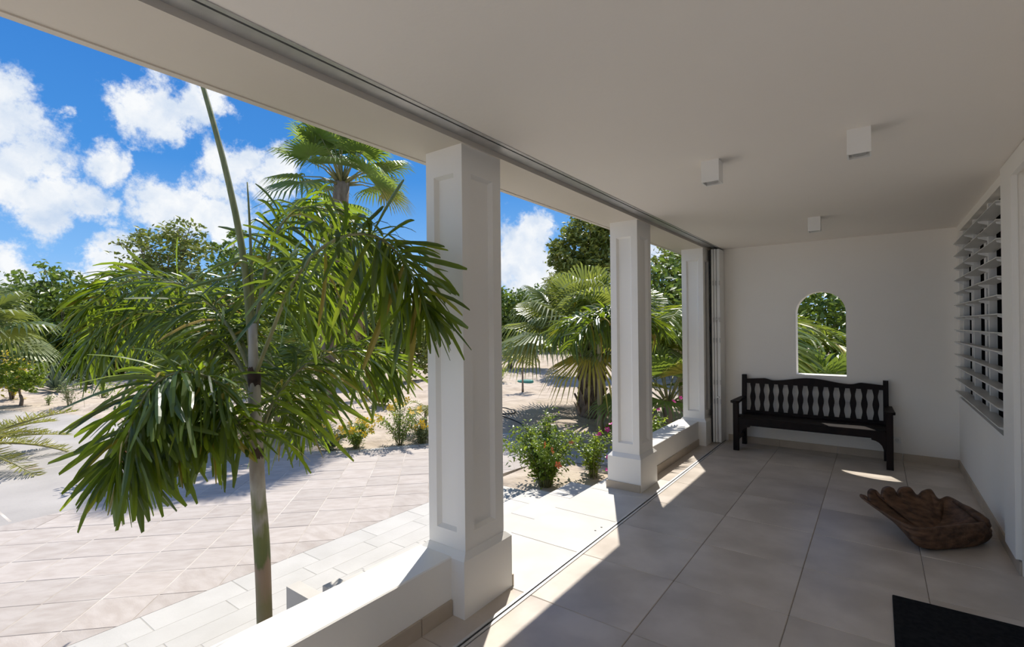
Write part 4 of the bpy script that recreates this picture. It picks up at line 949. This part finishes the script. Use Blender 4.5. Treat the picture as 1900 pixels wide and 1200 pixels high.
names = ['low far tree closing the horizon at the extreme left edge', 'low far tree on the horizon behind the dense left tree', 'low far tree on the horizon in the gap beside the airy tree', 'low far tree on the horizon behind the foreground palm crown',
         'low far tree on the horizon behind the skirted fan palm', 'low far tree on the horizon just left of the nearest column', 'low far tree on the horizon just right of the nearest column', 'low far tree on the horizon behind the sapling and teal cover',
         'low far tree on the horizon behind the middle column', 'low far tree on the horizon behind the farthest column']
for i, (u, k, _) in enumerate(far):
    k = k+(7 if i % 2 else -1)
    broad_tree(gnd(u, k), [B_(u-40, 592, k, 55, 34), B_(u+40, 588, k, 55, 38), B_(u, 612, k, 70, 30), B_(u+5, 628, k, 75, 22)], names[i], 4500, .34, tree_m if i % 2 else tree2_m, 120+i, group='low trees on the horizon')

# ------------------------------------------------------------------ shrubs and small things in the garden
bp_ = ground_at(1012, 903)
fl = [at(1013, 825, 5.62), at(1023, 836, 5.55), at(1035, 863, 5.5), at(1060, 822, 5.6)]
shrub('ixora_bush', bp_, 'leafy green bush with orange flower heads beside the steps', 'bush', 62, .92, .60, .072, bush_m, 201, 28, .48, (4, orange_m, .042, fl))
bp2 = ground_at(1100, 885)
fl = [at(1112, 805, 6.55), at(1127, 797, 6.5), at(1134, 787, 6.5), at(1128, 848, 6.4), at(1128, 872, 6.35), at(1108, 808, 6.6)]
shrub('bougainvillea', bp2, 'trailing bougainvillea with magenta flowers left of the middle column', 'bush', 22, .70, .42, .06, bush_m, 203, 18, .7, (6, magenta_m, .035, fl))
p = at(1218, 603, 6.95); p[2] = float(gz(p[0], p[1]))
fl = [at(1263, 738, 6.7), at(1222, 760, 6.6), at(1250, 745, 6.8)]
shrub('bougainvillea', p, 'trailing bougainvillea with a magenta flower behind the farther parapet', 'bush', 18, .80, .30, .07, bush_m, 204, 16, .75, (3, magenta_m, .035, fl))
for i, (u, v, h_, s_, lab, nf) in enumerate([(612, 836, .42, .34, 'low yellow flowered shrub nearest the foreground palm', 7), (660, 832, .50, .36, 'yellow flowered shrub in the middle of the paving edge', 11), (742, 826, .85, .48, 'tallest yellow flowered shrub beside the nearest column', 10), (782, 822, .45, .25, 'small yellow flowered shrub partly hidden by the nearest column', 5)]):
    shrub('yellow_alder', ground_at(u, v), lab, 'bush', 22, h_, s_, .062, olive_m if i in (0, 3) else bush_m, 210+i, 26, .45, (int(nf*1.7), yellow_m, .060, None), 'yellow flowered shrubs along the paving')
shrub('sea_grape', ground_at(712, 752), 'round leaved green shrub behind the tallest yellow flowered shrub', 'bush', 14, .6, .45, .12, bush_m, 216, 9, .9)
shrub('croton_bush', ground_at(425, 822), 'golden green croton bush in the bed behind the foreground palm', 'bush', 20, .75, .5, .11, crotonyellow_m, 217, 12, .4)
shrub('croton_bush', ground_at(375, 812), 'green croton bush beside the driveway behind the foreground palm', 'bush', 20, .7, .5, .10, bush_m, 218, 12, .4)
shrub('young_shrub', ground_at(928, 708), 'small bright shrub on the sand at the right edge of the nearest column', 'bush', 9, .7, .35, .10, bush_m, 219, 9, .5)
shrub('grass_tuft', ground_at(1042, 700), 'patch of short green grass on the sand before the fan palm', 'grass', 26, .22, .75, .11, bush_m, 220, 6, .14, stem_r=.004)
shrub('weed', ground_at(608, 800), 'little weed with a pale pink flower in front of the swollen trunk', 'weed', 4, .32, .12, .04, olive_m, 221, 8, .4, (1, magenta_m, .02, None))
broad_tree(ground_at(38, 752), [(ground_at(38, 752)+np.array([0, 0, .85]), .62, .42), (ground_at(38, 752)+np.array([.25, .1, .65]), .45, .28), (ground_at(38, 752)+np.array([-.3, -.1, .68]), .45, .28)], 'little round topped bright tree on the sand at the left', 2600, .10, bush_m, 222, 'small_tree', 'tree', 'small garden trees', .05, .12)
def agave(u, v, L, label, n, seed):
    rng = np.random.RandomState(seed); base = ground_at(u, v); r = root('agave', base, label, 'agave', 'agaves under the trees')
    for i in range(n):
        a = i*2.39996; e = 1.35-1.25*(i/n); d = np.array([[math.cos(a)*math.cos(e), math.sin(a)*math.cos(e), math.sin(e)]]); s_ = np.array([[-math.sin(a), math.cos(a), 0]])
        V, Fc = strips(base[None]+UPV*.05, d, s_, np.array([L*rng.uniform(.85, 1.1)]), np.array([L*.12]), np.array([.12*(1-e/1.5)]), np.array([0, .3, .7, 1]), np.array([.7, 1, .65, .05]), .25)
        q = MB(); q.add(V[0], [tuple(f_) for f_ in Fc]); q.build('leaf', agave_m, r, r.location)
agave(105, 726, .95, 'large grey green agave rosette left of the foreground palm', 30, 301)
agave(168, 716, .70, 'smaller agave rosette partly behind the foreground palm leaves', 24, 302)
shrub('low_shrub', ground_at(128, 752), 'silvery low shrub in front of the large agave', 'bush', 14, .8, .42, .10, olive_m, 224, 10, .35)
shrub('low_shrub', ground_at(88, 752), 'tiny dark shrub at the edge of the driveway', 'bush', 9, .35, .25, .06, tree_m, 225, 8, .5)
shrub('low_shrub', ground_at(190, 738), 'leafy low shrub beside the foreground palm on the left', 'bush', 16, .6, .6, .10, bush_m, 226, 9, .45)
shrub('yellow_croton', gnd(22, 15)+UPV*0, 'bright yellow croton top glowing before the dark trees on the left', 'bush', 20, 1.55, .55, .16, crotonyellow_m, 227, 12, .4, stem_r=.013)
# terracotta pot with a plant
pb = ground_at(262, 884); pb[2] = GZ-.004
pot = root('flower_pot', pb, 'terracotta pot half hidden by the lowest frond of the foreground palm', 'pot')
q = MB(); prof = [(.0, 0), (.17, 0), (.26, .40), (.30, .46), (.30, .52), (.265, .52), (.25, .46), (0, .45)]; n = 28; V = []; Fc = []
for i, (rr_, z) in enumerate(prof): V += [(pb[0]+math.cos(2*math.pi*j/n)*max(rr_, .001), pb[1]+math.sin(2*math.pi*j/n)*max(rr_, .001), pb[2]+z) for j in range(n)]
for i in range(len(prof)-1): Fc += [(i*n+j, i*n+(j+1) % n, (i+1)*n+(j+1) % n, (i+1)*n+j) for j in range(n)]
q.add(V, Fc); q.build('pot_body', terra, pot, pot.location, True)
shrub('potted_plant', pb+UPV*.46, 'dark leafy plant growing in the terracotta pot', 'potted plant', 20, .75, .42, .13, tree_m, 230, 10, .4)
# teal irrigation cover and hose
cv = ground_at(975, 708)
r = root('valve_cover', cv, 'round teal plastic cover lying on the sand behind the sapling', 'cover')
q = MB(); q.tube([cv+UPV*-.02, cv+UPV*.05], [.30, .29], 28); q.build('cover_lid', teal, r, r.location); q = MB(); q.tube([cv+UPV*.05, cv+UPV*.065], [.20, .19], 24); q.build('raised_centre', teal, r, r.location)
hp = [ground_at(u, v)+UPV*.012 for u, v in ((830, 752), (900, 756), (935, 757), (955, 762), (950, 768), (925, 770), (900, 768), (930, 775), (962, 788), (990, 805), (1040, 820), (1090, 830), (1125, 842))]
q = MB(); S_ = spline(hp, 80); S_ = [np.array([s[0], s[1], float(gz(s[0], s[1]))+.012 if gz(s[0], s[1]) > GZ-.05 else GZ+.01]) for s in S_]; q.tube(S_, .011, 6)
tag(q.build('irrigation_hose', rubber, None, tuple(S_[0]), True), 'thin black irrigation hose curling across the sand', 'hose')
